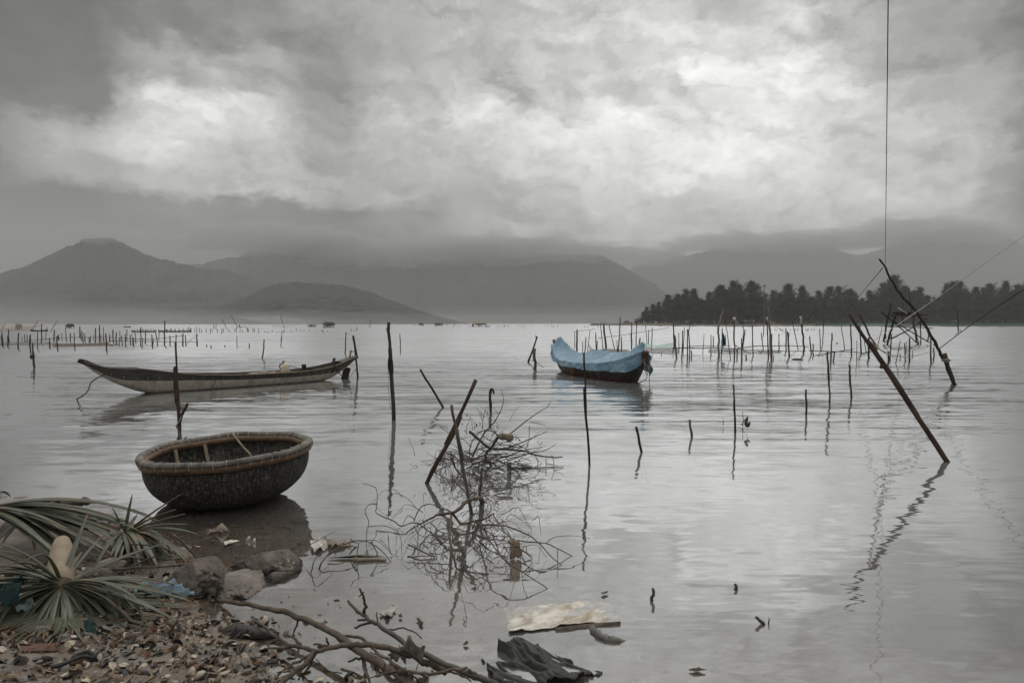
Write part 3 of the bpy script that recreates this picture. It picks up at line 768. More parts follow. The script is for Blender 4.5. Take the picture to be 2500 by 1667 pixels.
def net(name, top, bot, mat, label, n=24, m=8, sagt=0.0, thick=.0, group=None, wob=.03):
    """top and bot: lists of 3-D points along both edges"""
    top, bot = smooth_path(top, 6), smooth_path(bot, 6)
    def at(l, t):
        k = t * (len(l) - 1); i = min(int(k), len(l) - 2); return l[i].lerp(l[i + 1], k - i)
    rows, uv = [], []
    for j in range(m + 1):
        r = []
        for i in range(n + 1):
            t = i / n; s = j / m
            p = at(top, t).lerp(at(bot, t), s)
            nn = fbm(t * 6, s * 3, len(label), 3)
            r.append(p + Vector((0, wob * 3 * nn, wob * nn - sagt * math.sin(math.pi * s) * math.sin(math.pi * t))))
        rows.append(r)
    mb = MB(); mb.grid(rows); me = mb.mesh(name, mat)
    ul = me.uv_layers.new(name='UVMap')
    W_ = n + 1
    for lp_ in me.loops:
        j, i = divmod(lp_.vertex_index, W_); ul.data[lp_.index].uv = (i / n * 3, j / m)
    o = link(name, me)
    return tag(o, label, 'net', group)
net('fishing_net', [Q(*c3(790, 445), 47), Q(*c3(900, 480), 46), Q(*c3(1000, 478), 46), Q(*c3(1145, 448), 45)], [Q(*c3(800, 505), 45), Q(*c3(960, 512), 44), Q(*c3(1145, 510), 44)], N_green, 'pale green net hung between stakes right of the tarpaulin boat')
net('fishing_net', [Q(*c3(800, 508), 45), Q(*c3(960, 512), 44), Q(*c3(1200, 512), 43)], [P(*c3(800, 570)), P(*c3(960, 562)), P(*c3(1230, 568))], N_brown, 'brown weedy net trailing in the water under the green net')
net('fishing_net', [Q(*c3(170, 440), 50), Q(*c3(230, 530), 49), Q(*c3(420, 520), 49), Q(*c3(640, 535), 48)], [P(*c3(190, 570)), P(*c3(400, 575)), P(*c3(640, 575))], N_brown, 'torn brown net behind the tarpaulin boat')
net('fishing_net', [Q(*c3(1560, 530), 44), Q(*c3(1800, 520), 43), Q(*c3(2060, 530), 43), Q(*c4(320, 1318), 43)], [P(*c3(1540, 560)), P(*c3(1800, 575)), P(*c3(2100, 585)), P(*c4(320, 1360))], N_brown, 'low dark net at the water along the middle of the right fence')
rag = MB()
Yr = P(*c3(1700, 640)).y - .2
rows = []
for j in range(8):
    t = j / 7
    rows.append([Q(*c3(lerp(1703 - 4 * t, lerp(1712, 1760, t), i / 5) + 4 * math.sin(j + i), lerp(320, lerp(520, 470, i / 5), t)), Yr + .08 * math.sin(i * 1.9 + j * .5)) for i in range(6)])
rag.grid(rows)
def rag_extra(b, co, col):
    s = b.n('ShaderNodeSeparateXYZ'); b.set(s.inputs[0], co)
    nz = b.noise(co, 5, 3)
    c_ = b.mix(b.maprange(b.math('ADD', s.outputs[2], b.math('MULTIPLY', nz, .2)), -.28, -.2), (.5, .5, .47), (.045, .05, .055))
    return b.mix(b.maprange(b.math('ADD', s.outputs[0], b.math('MULTIPLY', nz, .2)), .14, .1), c_, (.15, .33, .45))
M_rag = material('rag', (.2, .2, .2), extra=rag_extra)
tag(rag.build('rag', M_rag, origin=Q(*c3(1703, 420), Yr)), 'blue, black and white rag hanging on a fence stake', 'rag')
mb = MB(); c_ = P(*c4(1085, 1228))
for k in range(1): mb.tube([c_ + Vector((-.11, 0, .02)), c_ + Vector((-.06, 0, .06)), c_ + Vector((.03, 0, .07)), c_ + Vector((.11, 0, .03))], [.03, .1, .1, .03], 9)
tag(mb.build('float', M_white), 'white round float bobbing beyond the right fence rails', 'float')
mb = MB(); c_ = P(*c4(540, 1448)); mb.tube([c_ + Vector((math.cos(a) * .22, math.sin(a) * .22, .02)) for a in [k * math.pi / 10 for k in range(21)]], .05, 7)
tag(mb.build('tyre', W_dark), 'dark ring floating low in front of the right fence', 'tyre')

# ------------------------------------------------------------------ fish fence on the left
GL = 'stakes of the fish fence on the left'
L1 = [(8,285,30,390,10),(22,245,32,400,16),(95,205,105,370,14),(90,280,90,410,14),(215,245,210,430,17),(252,285,252,350,8),(282,262,285,350,10),(310,265,310,350,9),(345,265,342,400,20),(350,300,348,470,14),(432,225,432,430,11),(478,145,475,370,13),(540,180,520,340,8),(622,212,618,340,16),(568,305,575,420,16),(655,285,660,440,16),(670,268,672,330,16),(710,250,712,340,7),(750,190,765,345,9),(808,250,812,350,12),(850,245,858,430,12),(918,170,915,300,13),(935,220,930,330,10),(952,240,952,355,12),(975,250,978,350,12),(1022,300,1025,360,12),(1040,285,1040,350,10),(1080,255,1080,340,8),(1098,190,1098,360,13),(1143,158,1143,370,14),(1160,270,1158,360,10),(1188,180,1188,330,8),(1190,305,1195,360,12),(1215,255,1222,450,17),(1262,265,1262,350,12),(1298,208,1302,370,14),(1335,240,1335,370,13),(1375,225,1380,330,8),(1370,310,1370,400,10),(1395,275,1405,390,12),(1438,260,1445,400,13),(1458,205,1455,330,10),(1497,270,1500,380,12),(1515,260,1525,380,8),(1532,300,1535,400,12),(1550,235,1562,360,10),(1618,180,1618,400,13),(1635,300,1635,400,10),(1670,240,1668,370,13),(1742,265,1750,410,13),(1762,320,1752,410,10),(1785,240,1812,390,12),(1828,210,1825,330,8),(1893,110,1888,390,15),(1950,278,1952,390,14),(2022,265,2022,380,13),(2100,252,2102,390,16),(2127,270,2135,390,12),(2262,255,2264,390,18)]
def zone_l(px):
    if px < 70: return 'at the left dark net'
    if px < 140: return 'where the two left nets meet'
    if px < 270: return 'behind the left brown net'
    if px < 345: return 'right of the white plastic lump'
    return 'at the left fence\'s right end'
for tx, ty, bx, by, w in L1:
    a, c_ = c1(tx, ty), c1(bx, by)
    mt = random.choice('ddddbg')
    stake(*a, *c_, w / 4.704, describe(*a, *c_, w / 4.704, mt, zone_l(a[0]), 1), GL, mt)
net('fishing_net', [Q(*c1(-60, 352), 62), Q(*c1(300, 350), 62), Q(*c1(640, 352), 62)], [P(*c1(-60, 392)), P(*c1(300, 388)), P(*c1(650, 385))], N_brown, 'dark net along the left part of the left fence')
net('fishing_net', [Q(*c1(610, 368), 56), Q(*c1(900, 370), 57), Q(*c1(1180, 358), 60), Q(*c1(1360, 365), 61)], [P(*c1(610, 412)), P(*c1(900, 405)), P(*c1(1180, 395)), P(*c1(1360, 395))], material('brown_tarp', (.13, .10, .075), (.06, .05, .04)), 'brown boom net bulging along the left fence')
rl = 0
for pts, lab in (([(0, 410), (220, 432), (430, 430), (560, 415)], 'low slack line at the water along the left fence nets'), ([(300, 345), (620, 310), (900, 300), (1300, 300), (1700, 320), (2100, 280)], 'thin line strung through the stakes of the left fence'), ([(1250, 340), (1600, 345), (1900, 350), (2260, 352)], 'slack rope joining the last stakes of the left fence')):
    rope([Q(*c1(x, y), 58) for x, y in pts], .022, 'line', lab, M_ropedark)
rope([Q(*c1(2130, 392), 52), Q(*c1(2262, 262), 56)], .015, 'line', 'thin guy line slanting to the last stake of the left fence', M_ropedark)
mb = MB(); c_ = P(*c1(1285, 395)); mb.tube([c_ + Vector((-.2, 0, .15)), c_ + Vector((-.08, 0, .14)), c_ + Vector((.1, 0, .1)), c_ + Vector((.22, 0, .05))], [.08, .14, .11, .03], 8, rough=.3)
tag(mb.build('plastic_lump', M_white), 'white plastic lump snagged on the left fence net', 'plastic')
# ------------------------------------------------------------------ round basket boat
def basket_boat():
    C0 = Vector((-3.17, 7.56, 0.52))
    root = empty('basket_boat', (C0.x, C0.y, 0), 'round woven basket boat with rope-bound rim resting in the shallows', 'basket boat')
    tilt = Matrix.Rotation(R(-2.1), 4, 'Y') @ Matrix.Rotation(R(1.2), 4, 'X')
    up = Vector((0, 0, C0.z))
    SR = Matrix.Diagonal((.885, .885, .98, 1))
    def place(o): o.matrix_local = Matrix.Translation(up) @ tilt @ SR; return o
    prof = [(.955, .0), (.965, -.08), (.958, -.16), (.93, -.25), (.875, -.34), (.79, -.42), (.68, -.49), (.54, -.54), (.38, -.575), (.2, -.595), (.02, -.60)]
    prof = [(p.x, p.y) for p in smooth_path([Vector((a, c, 0)) for a, c in prof], 3)]
    N = 120
    mb = MB(); rows = []
    def rr(a, r): return r * (1 + .012 * math.sin(3 * a + 1) + .008 * math.sin(5 * a))
    for off in (0, 1):
        for r, z in (prof if not off else list(reversed(prof))):
            r2, z2 = (r, z) if not off else (max(r - .022, .01), z + .018)
            rows.append([Vector((rr(a, r2) * math.cos(a), rr(a, r2) * math.sin(a), z2)) for a in [2 * math.pi * k / N for k in range(N)]])
    mb.grid(rows, True)
    m = bpy.data.materials.new('woven_bamboo'); m.use_nodes = True
    nt = m.node_tree; b = NB(nt); bs = nt.nodes['Principled BSDF']
    uv = b.n('ShaderNodeTexCoord').outputs['UV']; co = b.n('ShaderNodeTexCoord').outputs['Object']
    wuv = b.vmath('ADD', uv, b.vmath('MULTIPLY', b.vmath('SUBTRACT', b.noise(co, 5, 3, out='Color'), (.5, .5, .5)), (.9, .35, 0)))
    br = b.n('ShaderNodeTexBrick'); b.set(br.inputs['Vector'], wuv)
    br.offset = .33; br.offset_frequency = 1; br.squash = 1.0
    for k, v in (('Scale', 1.0), ('Mortar Size', .13), ('Mortar Smooth', .9), ('Bias', 0), ('Brick Width', 1.0), ('Row Height', .42)): br.inputs[k].default_value = v
    br.inputs['Color1'].default_value = (.14, .13, .115, 1); br.inputs['Color2'].default_value = (.042, .040, .037, 1); br.inputs['Mortar'].default_value = (.007, .007, .007, 1)
    edge = b.maprange(b.noise(b.scale(wuv, (1, .6, 1)), 1.3, 2), .54, .70)
    dust = b.noise(co, 2.6, 6, .65)
    sp = b.n('ShaderNodeSeparateXYZ'); b.set(sp.inputs[0], co)
    col = b.mix(b.math('MULTIPLY', edge, .7), br.outputs['Color'], (.26, .235, .20))
    inner = b.math('SUBTRACT', 1.0, b.math('GREATER_THAN', b.n('ShaderNodeAttribute', attribute_name='outer').outputs['Fac'], .5))
    col = b.mix(b.math('MULTIPLY', b.maprange(dust, .42, .72), b.math('ADD', .16, b.math('MULTIPLY', inner, .5))), col, (.24, .22, .19))
    b.set(bs.inputs['Base Color'], col); bs.inputs['Roughness'].default_value = .75; bs.inputs['Specular IOR Level'].default_value = .25
    hh = b.math('SUBTRACT', 1.0, br.outputs['Fac'])
    b.set(bs.inputs['Normal'], b.bump(b.math('ADD', hh, b.math('MULTIPLY', b.noise(wuv, 4, 2), .6)), .020))
    me = mb.mesh('hull', m)
    ul = me.uv_layers.new(name='UVMap')
    arc = [0]
    for i in range(1, len(rows)): arc.append(arc[-1] + (rows[i][0] - rows[i - 1][0]).length)
    for p in me.polygons:
        for li in p.loop_indices:
            j, i = divmod(me.loops[li].vertex_index, N)
            ii = i
            if i == 0 and any(me.loops[q].vertex_index % N == N - 1 for q in p.loop_indices): ii = N
            rad = max(rows[j][0].xy.length, .05)
            ul.data[li].uv = (ii / N * 128, arc[j] / .058)
    at = me.attributes.new('outer', 'FLOAT', 'POINT')
    at.data.foreach_set('value', [1.0 if k < len(prof) * N else 0.0 for k in range(len(me.vertices))])
    place(link('hull', me, None, root))
    # bound rim: dark rope-wrapped ring on top, split bamboo hoops inside and outside
    def ring(rad, z, sec, n=120, k=8, twist=0.0):
        rows = []
        for i in range(n):
            a = 2 * math.pi * i / n
            d = Vector((math.cos(a), math.sin(a), 0))
            wv = 1 + .10 * mnoise.noise(Vector((a * 9, z, rad)))
            rows.append([d * rr(a, rad + x * wv) + Vector((0, 0, z + y * wv + .006 * math.sin(7 * a + rad))) for x, y in sec])
        rows.append(rows[0])
        g = MB(); g.grid(rows, True); return g
    circ = [(.047 * math.cos(t), .033 * math.sin(t)) for t in [2 * math.pi * k / 12 for k in range(12)]]
    def rim_extra(b, co, col):
        at = b.n('ShaderNodeSeparateXYZ'); b.set(at.inputs[0], co)
        ang = b.math('ARCTAN2', at.outputs[1], at.outputs[0])
        wv = b.math('SINE', b.math('ADD', b.math('MULTIPLY', ang, 210.0), b.math('MULTIPLY', at.outputs[2], 160.0)))
        return b.mix(b.maprange(wv, -.2, .7), col, b.mix(1.0, col, (.45, .45, .45), 'MULTIPLY'))
    M_rim = material('rim_binding', (.30, .28, .25), (.12, .112, .10), rough=.85, scale=7, bump=.006, bscale=120, extra=rim_extra)
    M_hoop = material('split_bamboo', (.215, .135, .082), (.10, .062, .04), rough=.6, scale=12, stretch=(1, 1, 4), bump=.003, bscale=40, spec=.3)
    place(ring(.975, .034, circ).build('rim', M_rim, root))
    hoop = [(-.014, -.032), (.012, -.036), (.022, 0), (.012, .034), (-.014, .030)]
    place(ring(.985, -.012, hoop).build('outer_hoop', M_hoop, root))
    place(ring(.915, -.010, [(-x, y) for x, y in hoop]).build('inner_hoop', M_hoop, root))
    # lashings
    M_lash = material('lashing', (.50, .44, .36), (.30, .26, .21), scale=40)
    lb = MB()
    sec = [(.060 * math.cos(t) + .0, .050 * math.sin(t) + .012) for t in [2 * math.pi * k / 14 for k in range(15)]]
    lb.tube([Vector((x, random.uniform(-.002, .002), y)) for x, y in sec], .0042, 5)
    lme = lb.mesh('lashing', M_lash)
    a = .1
    while a < 2 * math.pi:
        o = bpy.data.objects.new('lashing', lme); COL.objects.link(o); o.parent = root
        o.matrix_local = Matrix.Translation(up) @ tilt @ SR @ Matrix.Rotation(a, 4, 'Z') @ Matrix.Translation(Vector((rr(a, .962), 0, .004))) @ Matrix.Rotation(random.uniform(-.2, .2), 4, 'X')
        a += random.uniform(.10, .165)
    # ribs inside and the bent cane
    M_rib = material('rib_wood', (.40, .33, .25), (.24, .19, .14), scale=12, stretch=(1, 1, .3), rough=.7)
    for az_, ln in ((157, .42), (131, .44), (34, .40), (16, .34)):
        a = R(az_); d = Vector((math.cos(a), math.sin(a), 0)); t_ = Vector((-d.y, d.x, 0))
        g = MB(); rws = []
        for k in range(7):
            s = k / 6; zz = lerp(-.02, -.02 - ln, s)
            rad = interp(-zz, [(0, .925), (.16, .925), (.25, .895), (.34, .84), (.42, .755), (.5, .64)])
            c_ = d * (rad - .02) + t_ * (.06 * s * (1 if az_ < 90 else -1)) + Vector((0, 0, zz))
            wd = .022
            rws.append([c_ + t_ * wd + d * .012, c_ + t_ * wd - d * .014, c_ - t_ * wd - d * .014, c_ - t_ * wd + d * .012])
        g.grid(rws, True); place(g.build('rib', M_rib, root, smooth=False))
    cz = []
    for az_, rad, z in ((108, .95, .06), (106, .90, .02), (99, .84, -.10), (91, .78, -.20), (86, .72, -.32), (86, .68, -.44)):
        cz.append(Vector((rad * math.cos(R(az_)), rad * math.sin(R(az_)), z)))
    g = MB(); g.tube(smooth_path(cz, 5), .014, 7); place(g.build('cane', M_rib, root))
basket_boat()
# forked mooring stake behind it
o = ds(403, 785, 417, 1062, 8, 'forked brown mooring stake standing behind the basket boat', GS, 'b', 4.5, mids=[(403 * D2, 850 * D2), (402 * D2, 900 * D2), (410 * D2, 950 * D2), (415 * D2, 1010 * D2)], now=True)
Yp = o.location.y
twig_on(o, [Q(436, 1040, Yp), Q(445, 1010, Yp - .05), Q(455, 992, Yp - .1), Q(458, 984, Yp - .1)], .022, .018, W_brown, 'fork')
twig_on(o, [Q(430, 975, Yp - .03), Q(431, 962, Yp - .04), Q(429, 954, Yp - .04)], .018, .012, W_brown, 'stub')
twig_on(o, [Q(444, 1078, Yp), Q(450, 1072, Yp - .05), Q(456, 1066, Yp - .05)], .012, .006, W_dark, 'twig')
twig_on(o, [Q(446, 1074, Yp), Q(456, 1070, Yp - .05)], .010, .005, W_dark, 'twig')
rope([Q(447, 1010, Yp - .05), Q(437, 1030, Yp - .07), Q(430, 1040, Yp - .06), Q(435, 1048, Yp - .06), Q(438, 1058, Yp - .07), Q(441, 1075, Yp - .06)], .008, 'tie_rope', 'twisted rope knotted around the forked mooring stake', M_rope)
rope([Q(434, 1042, Yp - .06), Q(436, 1062, Yp - .12), Q(431, 1078, Yp - .15), Q(429, 1090, Yp - .2)], .008, 'tie_rope', 'loose rope end hanging from the forked mooring stake', M_ropedark)

# ------------------------------------------------------------------ long wooden boat
M_pale = None
def stain(b, co, col):
    s = b.n('ShaderNodeSeparateXYZ'); b.set(s.inputs[0], co)
    nz = b.noise(b.scale(co, (1, 1, .5)), 5, 6, .65)
    low = b.maprange(b.math('ADD', s.outputs[2], b.math('MULTIPLY', nz, .12)), .14, .05)
    col = b.mix(low, col, (.022, .022, .02))
    sv = b.math('ABSOLUTE', b.math('SUBTRACT', b.math('FRACT', b.math('ADD', b.math('MULTIPLY', s.outputs[0], .93), b.math('ADD', b.math('MULTIPLY', s.outputs[2], -.4), b.math('MULTIPLY', b.noise(co, 6, 3), .08)))), .5))
    seam = b.math('MULTIPLY', b.maprange(sv, .022, .004), b.maprange(b.noise(co, 3, 2), .35, .55))
    return b.mix(b.math('MULTIPLY', seam, .75), col, (.07, .045, .032))
M_pale = material('pale_hull', (.47, .425, .36), (.30, .265, .22), rough=.7, scale=5, bump=.004, bscale=25, extra=stain)
def plank_extra(b, co, col):
    nz = b.noise(b.scale(co, (.5, 3, 9)), 3, 6, .6)
    return b.mix(b.maprange(nz, .45, .7), col, (.085, .078, .068))
M_strake = material('strake', (.058, .052, .046), (.030, .027, .025), rough=.8, scale=4, bump=.004, bscale=30, extra=plank_extra)
def long_boat():
    A = Vector((-9.74, 18.5, 0)); u = Vector((.655, .75, 0)).normalized(); nrm = Vector((u.y, -u.x, 0))   # nrm towards the bank
    root = empty('wooden_boat', A + nrm * -.42, 'long low wooden boat with dark top strake and pale stained hull', 'boat', rz=math.atan2(u.y, u.x))
    S0, S1 = -1.545, 6.93
    zt = [(-1.545, .93), (-1.35, .86), (-1.05, .755), (-.6, .71), (-.25, .70), (.2, .62), (.8, .51), (1.4, .445), (2.2, .40), (3.2, .375), (4.2, .37), (5.0, .395), (5.6, .455), (6.1, .555), (6.5, .65), (6.93, .76)]
    zs = [(-1.545, .90), (-1.2, .66), (-.9, .50), (-.6, .42), (0, .375), (1, .33), (2, .28), (3, .25), (4.2, .235), (5.2, .25), (5.9, .30), (6.3, .40), (6.6, .52), (6.93, .735)]
    zk = [(-1.545, .87), (-1.2, .58), (-.8, .33), (-.3, .10), (.2, -.06), (1, -.12), (4.5, -.12), (5.3, -.05), (5.75, .06), (6.2, .26), (6.6, .49), (6.93, .72)]
    hb = [(-1.545, .03), (-1.2, .12), (-.6, .27), (0, .37), (.8, .48), (2, .56), (3.4, .57), (4.6, .53), (5.6, .41), (6.2, .28), (6.6, .17), (6.93, .10)]
    N = 60
    ss = [lerp(S0, S1, i / N) for i in range(N + 1)]
    def sec(s, inner=0.0):
        b_ = interp(s, hb); k, q, t = interp(s, zk), interp(s, zs), interp(s, zt)
        w_ = max(b_ - inner, .005)
        return b_, w_, k + inner, q, t
    def stv(s, y, z): return Vector((s, -y, z))        # y > 0 = side towards the bank
    hull = MB(); rows = []
    for s in ss:
        b_, w_, k, q, t = sec(s)
        pr = [(0, k), (.40 * b_, k), (.66 * b_, k + .12 * (q - k)), (.80 * b_, k + .42 * (q - k)), (.90 * b_, q)]
        rows.append([stv(s, -y, z) for y, z in reversed(pr)] + [stv(s, y, z) for y, z in pr[1:]])
    hull.grid(rows)
    hull.build('hull', M_pale, root)
    M_in = material('inside_planks', (.10, .09, .08), (.05, .045, .04), scale=6, rough=.9)
    inn = MB(); rows = []
    for s in ss[2:-2]:
        b_, w_, k, q, t = sec(s, .03)
        zf = max(k + .02, min(.10, q - .1))
        pr = [(0, zf), (.55 * w_, zf), (.84 * w_, (zf + q) / 2), (.88 * w_, q), (w_, t - .012)]
        rows.append([stv(s, -y, z) for y, z in reversed(pr)] + [stv(s, y, z) for y, z in pr[1:]])
    inn.grid(rows); inn.build('inside', M_in, root)
    for sd in (1, -1):
        st = MB(); rows = []
        for s in ss:
            b_, w_, k, q, t = sec(s)
            rows.append([stv(s, sd * .905 * b_, q - .012), stv(s, sd * (.955 * b_ + .006), (q + t) / 2), stv(s, sd * (b_ + .008), t)])
        st.grid(rows)
        for k in range(26):                       # white rivet heads along the seam
            s = -.95 + k * .284
            b_, w_, kk, q, t = sec(s)
            y = sd * (.915 * b_ + .012)
            st.tube([stv(s, y - sd * .02, q + .055), stv(s, y + sd * .012, q + .055)], .011, 6, mi=1)
        st.build('strake', (M_strake, M_white), root)
        gu = MB(); rows = []
        for s in ss:
            b_, w_, k, q, t = sec(s)
            y0, y1 = b_ - .028, b_ + .016
            rows.append([stv(s, sd * y0, t - .006), stv(s, sd * y1, t - .006), stv(s, sd * y1, t + .014), stv(s, sd * y0, t + .014)])
        gu.grid(rows, True); gu.build('gunwale', W_pale if sd > 0 else W_grey, root, smooth=False)
    g = MB(); rows = []                           # decked bow with its raised board
    for s in [lerp(-1.6, -.30, i / 10) for i in range(11)]:
        b_, w_, k, q, t = sec(max(s, S0))
        t += .06 * max(0, min(1, (-1.25 - s) / .3))
        rows.append([stv(s, b_ * .97, t + .006), stv(s, b_ * .4, t + .03), stv(s, -b_ * .4, t + .03), stv(s, -b_ * .97, t + .006)])
    g.grid(rows); g.build('foredeck', M_strake, root)
    g = MB(); g.box((-1.50, 0, .90), (.34, .09, .10), Matrix.Rotation(R(24), 3, 'Y')); g.build('bow_block', W_dark, root, smooth=False)
    g = MB(); rows = []
    for s in [lerp(6.2, 6.98, i / 8) for i in range(9)]:
        b_, w_, k, q, t = sec(min(s, S1))
        rows.append([stv(s, b_ * 1.0, t + .016), stv(s, 0, t + .03), stv(s, -b_ * 1.0, t + .016)])
    g.grid(rows); g.build('sterndeck', W_grey, root)
    for s, h_ in ((1.9, .0), (3.2, .0), (4.55, .0), (5.35, .03)):
        b_, w_, k, q, t = sec(s)
        g = MB(); g.box((s, 0, t - .07 + h_), (.16, 2 * b_ - .10, .04)); g.build('thwart', W_dark, root, smooth=False)
    b_, w_, k, q, t = sec(5.1)
    g = MB(); g.box((5.1, .36, t + .02), (.13, .07, .24)); g.build('frame_post', W_dark, root, smooth=False)
    b_, w_, k, q, t = sec(5.9)
    g = MB(); g.tube([stv(5.72, b_ - .02, t - .25), stv(5.80, b_ + .02, t + .24)], .05, 8); g.build('tholepin', W_dark, root)
    g = MB(); g.tube(smooth_path([stv(5.8, b_ + .03, t + .06), stv(5.84, b_ + .05, t - .1), stv(5.95, b_ + .03, t - .25), stv(6.12, b_ - .05, .15), stv(6.28, b_ - .1, .02)], 4), .016, 6)
    g.tube([stv(5.92, b_ + .06, t - .2) + Vector((math.cos(a) * .07, 0, math.sin(a) * .07)) for a in [k * .7 for k in range(10)]], .012, 5)
    g.build('chain', W_dark, root)
    g = MB(); g.tube([stv(6.62, .02, .55), stv(6.72, .02, .98)], .03, 7); g.tube([stv(6.70, .02, .93), stv(7.0, -.1, .93)], .016, 6); g.build('tiller_post', W_grey, root)
    g = MB(); g.box((6.5, 0, .12), (.26, .05, .55), Matrix.Rotation(R(16), 3, 'Y')); g.build('rudder', W_dark, root, smooth=False)
    M = root.matrix_basis
    # cargo
    b_, w_, k, q, t = sec(3.9)
    base = M @ stv(4.05, .25, t - .05)
    jug = empty('jug', base, 'cream plastic jug tied upright in the long boat', 'jug')
    M_jug = material('cream_plastic', (.66, .57, .45), (.5, .42, .32), rough=.5, scale=5)
    g = MB(); g.tube([(0, 0, 0), (0, 0, .02), (0, 0, .16), (.01, 0, .25), (-.02, 0, .30), (-.05, 0, .34)], [.12, .135, .125, .12, .09, .05], 14); g.build('body', M_jug, jug)
    g = MB(); g.tube([(-.04, 0, .33), (-.06, 0, .40)], [.045, .04], 10); g.build('cap', W_dark, jug)
    g = MB(); g.tube(smooth_path([(-.08, -.02, .34), (-.16, -.02, .28), (-.16, -.02, .18), (-.10, -.02, .14)], 4), .018, 6); g.build('handle', W_dark, jug)
    rope([base + Vector((0, 0, .3)), M @ stv(4.35, .35, t + .14), M @ stv(4.7, .5, t + .02)], .009, 'tie_rope', 'thin cord tying the cream jug to the boat side', M_ropedark)
    heap = MB()
    rws = []
    for i in range(15):
        s = lerp(2.5, 4.2, i / 14); rw = []
        for j in range(9):
            y = lerp(-.28, .42, j / 8)
            z = t - .13 + (.17 * math.sin(math.pi * i / 14) ** .5) * (1 - abs(j - 4) / 5.5) * (1 + .5 * fbm(i * .5, j * .5, 3)) 
            rw.append(M @ stv(s, y, z))
        rws.append(rw)
    heap.grid(rws)
    for k in range(16):
        s0 = random.uniform(2.6, 4.0); y0 = random.uniform(-.1, .4)
        heap.tube([M @ stv(s0 + q_ * .1, y0 + .05 * math.sin(q_ * 2 + k), t + random.uniform(-.03, .04)) for q_ in range(5)], .014, 5)
    M_netheap = material('net_heap', (.46, .40, .33), (.24, .2, .165), scale=14, bump=.02, bscale=60)
    tag(heap.build('net_heap', M_netheap), 'heap of pale rope and net lying in the long boat', 'net')
    # bow line
    tipl = M @ stv(-1.02, .05, .60)
    rope([tipl, Q(226, 930, 17.2), Q(214, 955, 16.6), Q(200, 967, 16.2), P(187, 974, -.01)], .017, 'bow_rope', 'dark bow rope curving from the long boat into the water', M_ropedark)
    rope([M @ stv(6.4, .1, .45), Q(872, 890, 23.2), Q(866, 905, 23.0), P(850, 926, 0)], .008, 'stern_line', 'thin line hanging from the long boat stern to the water', M_ropedark)
long_boat()

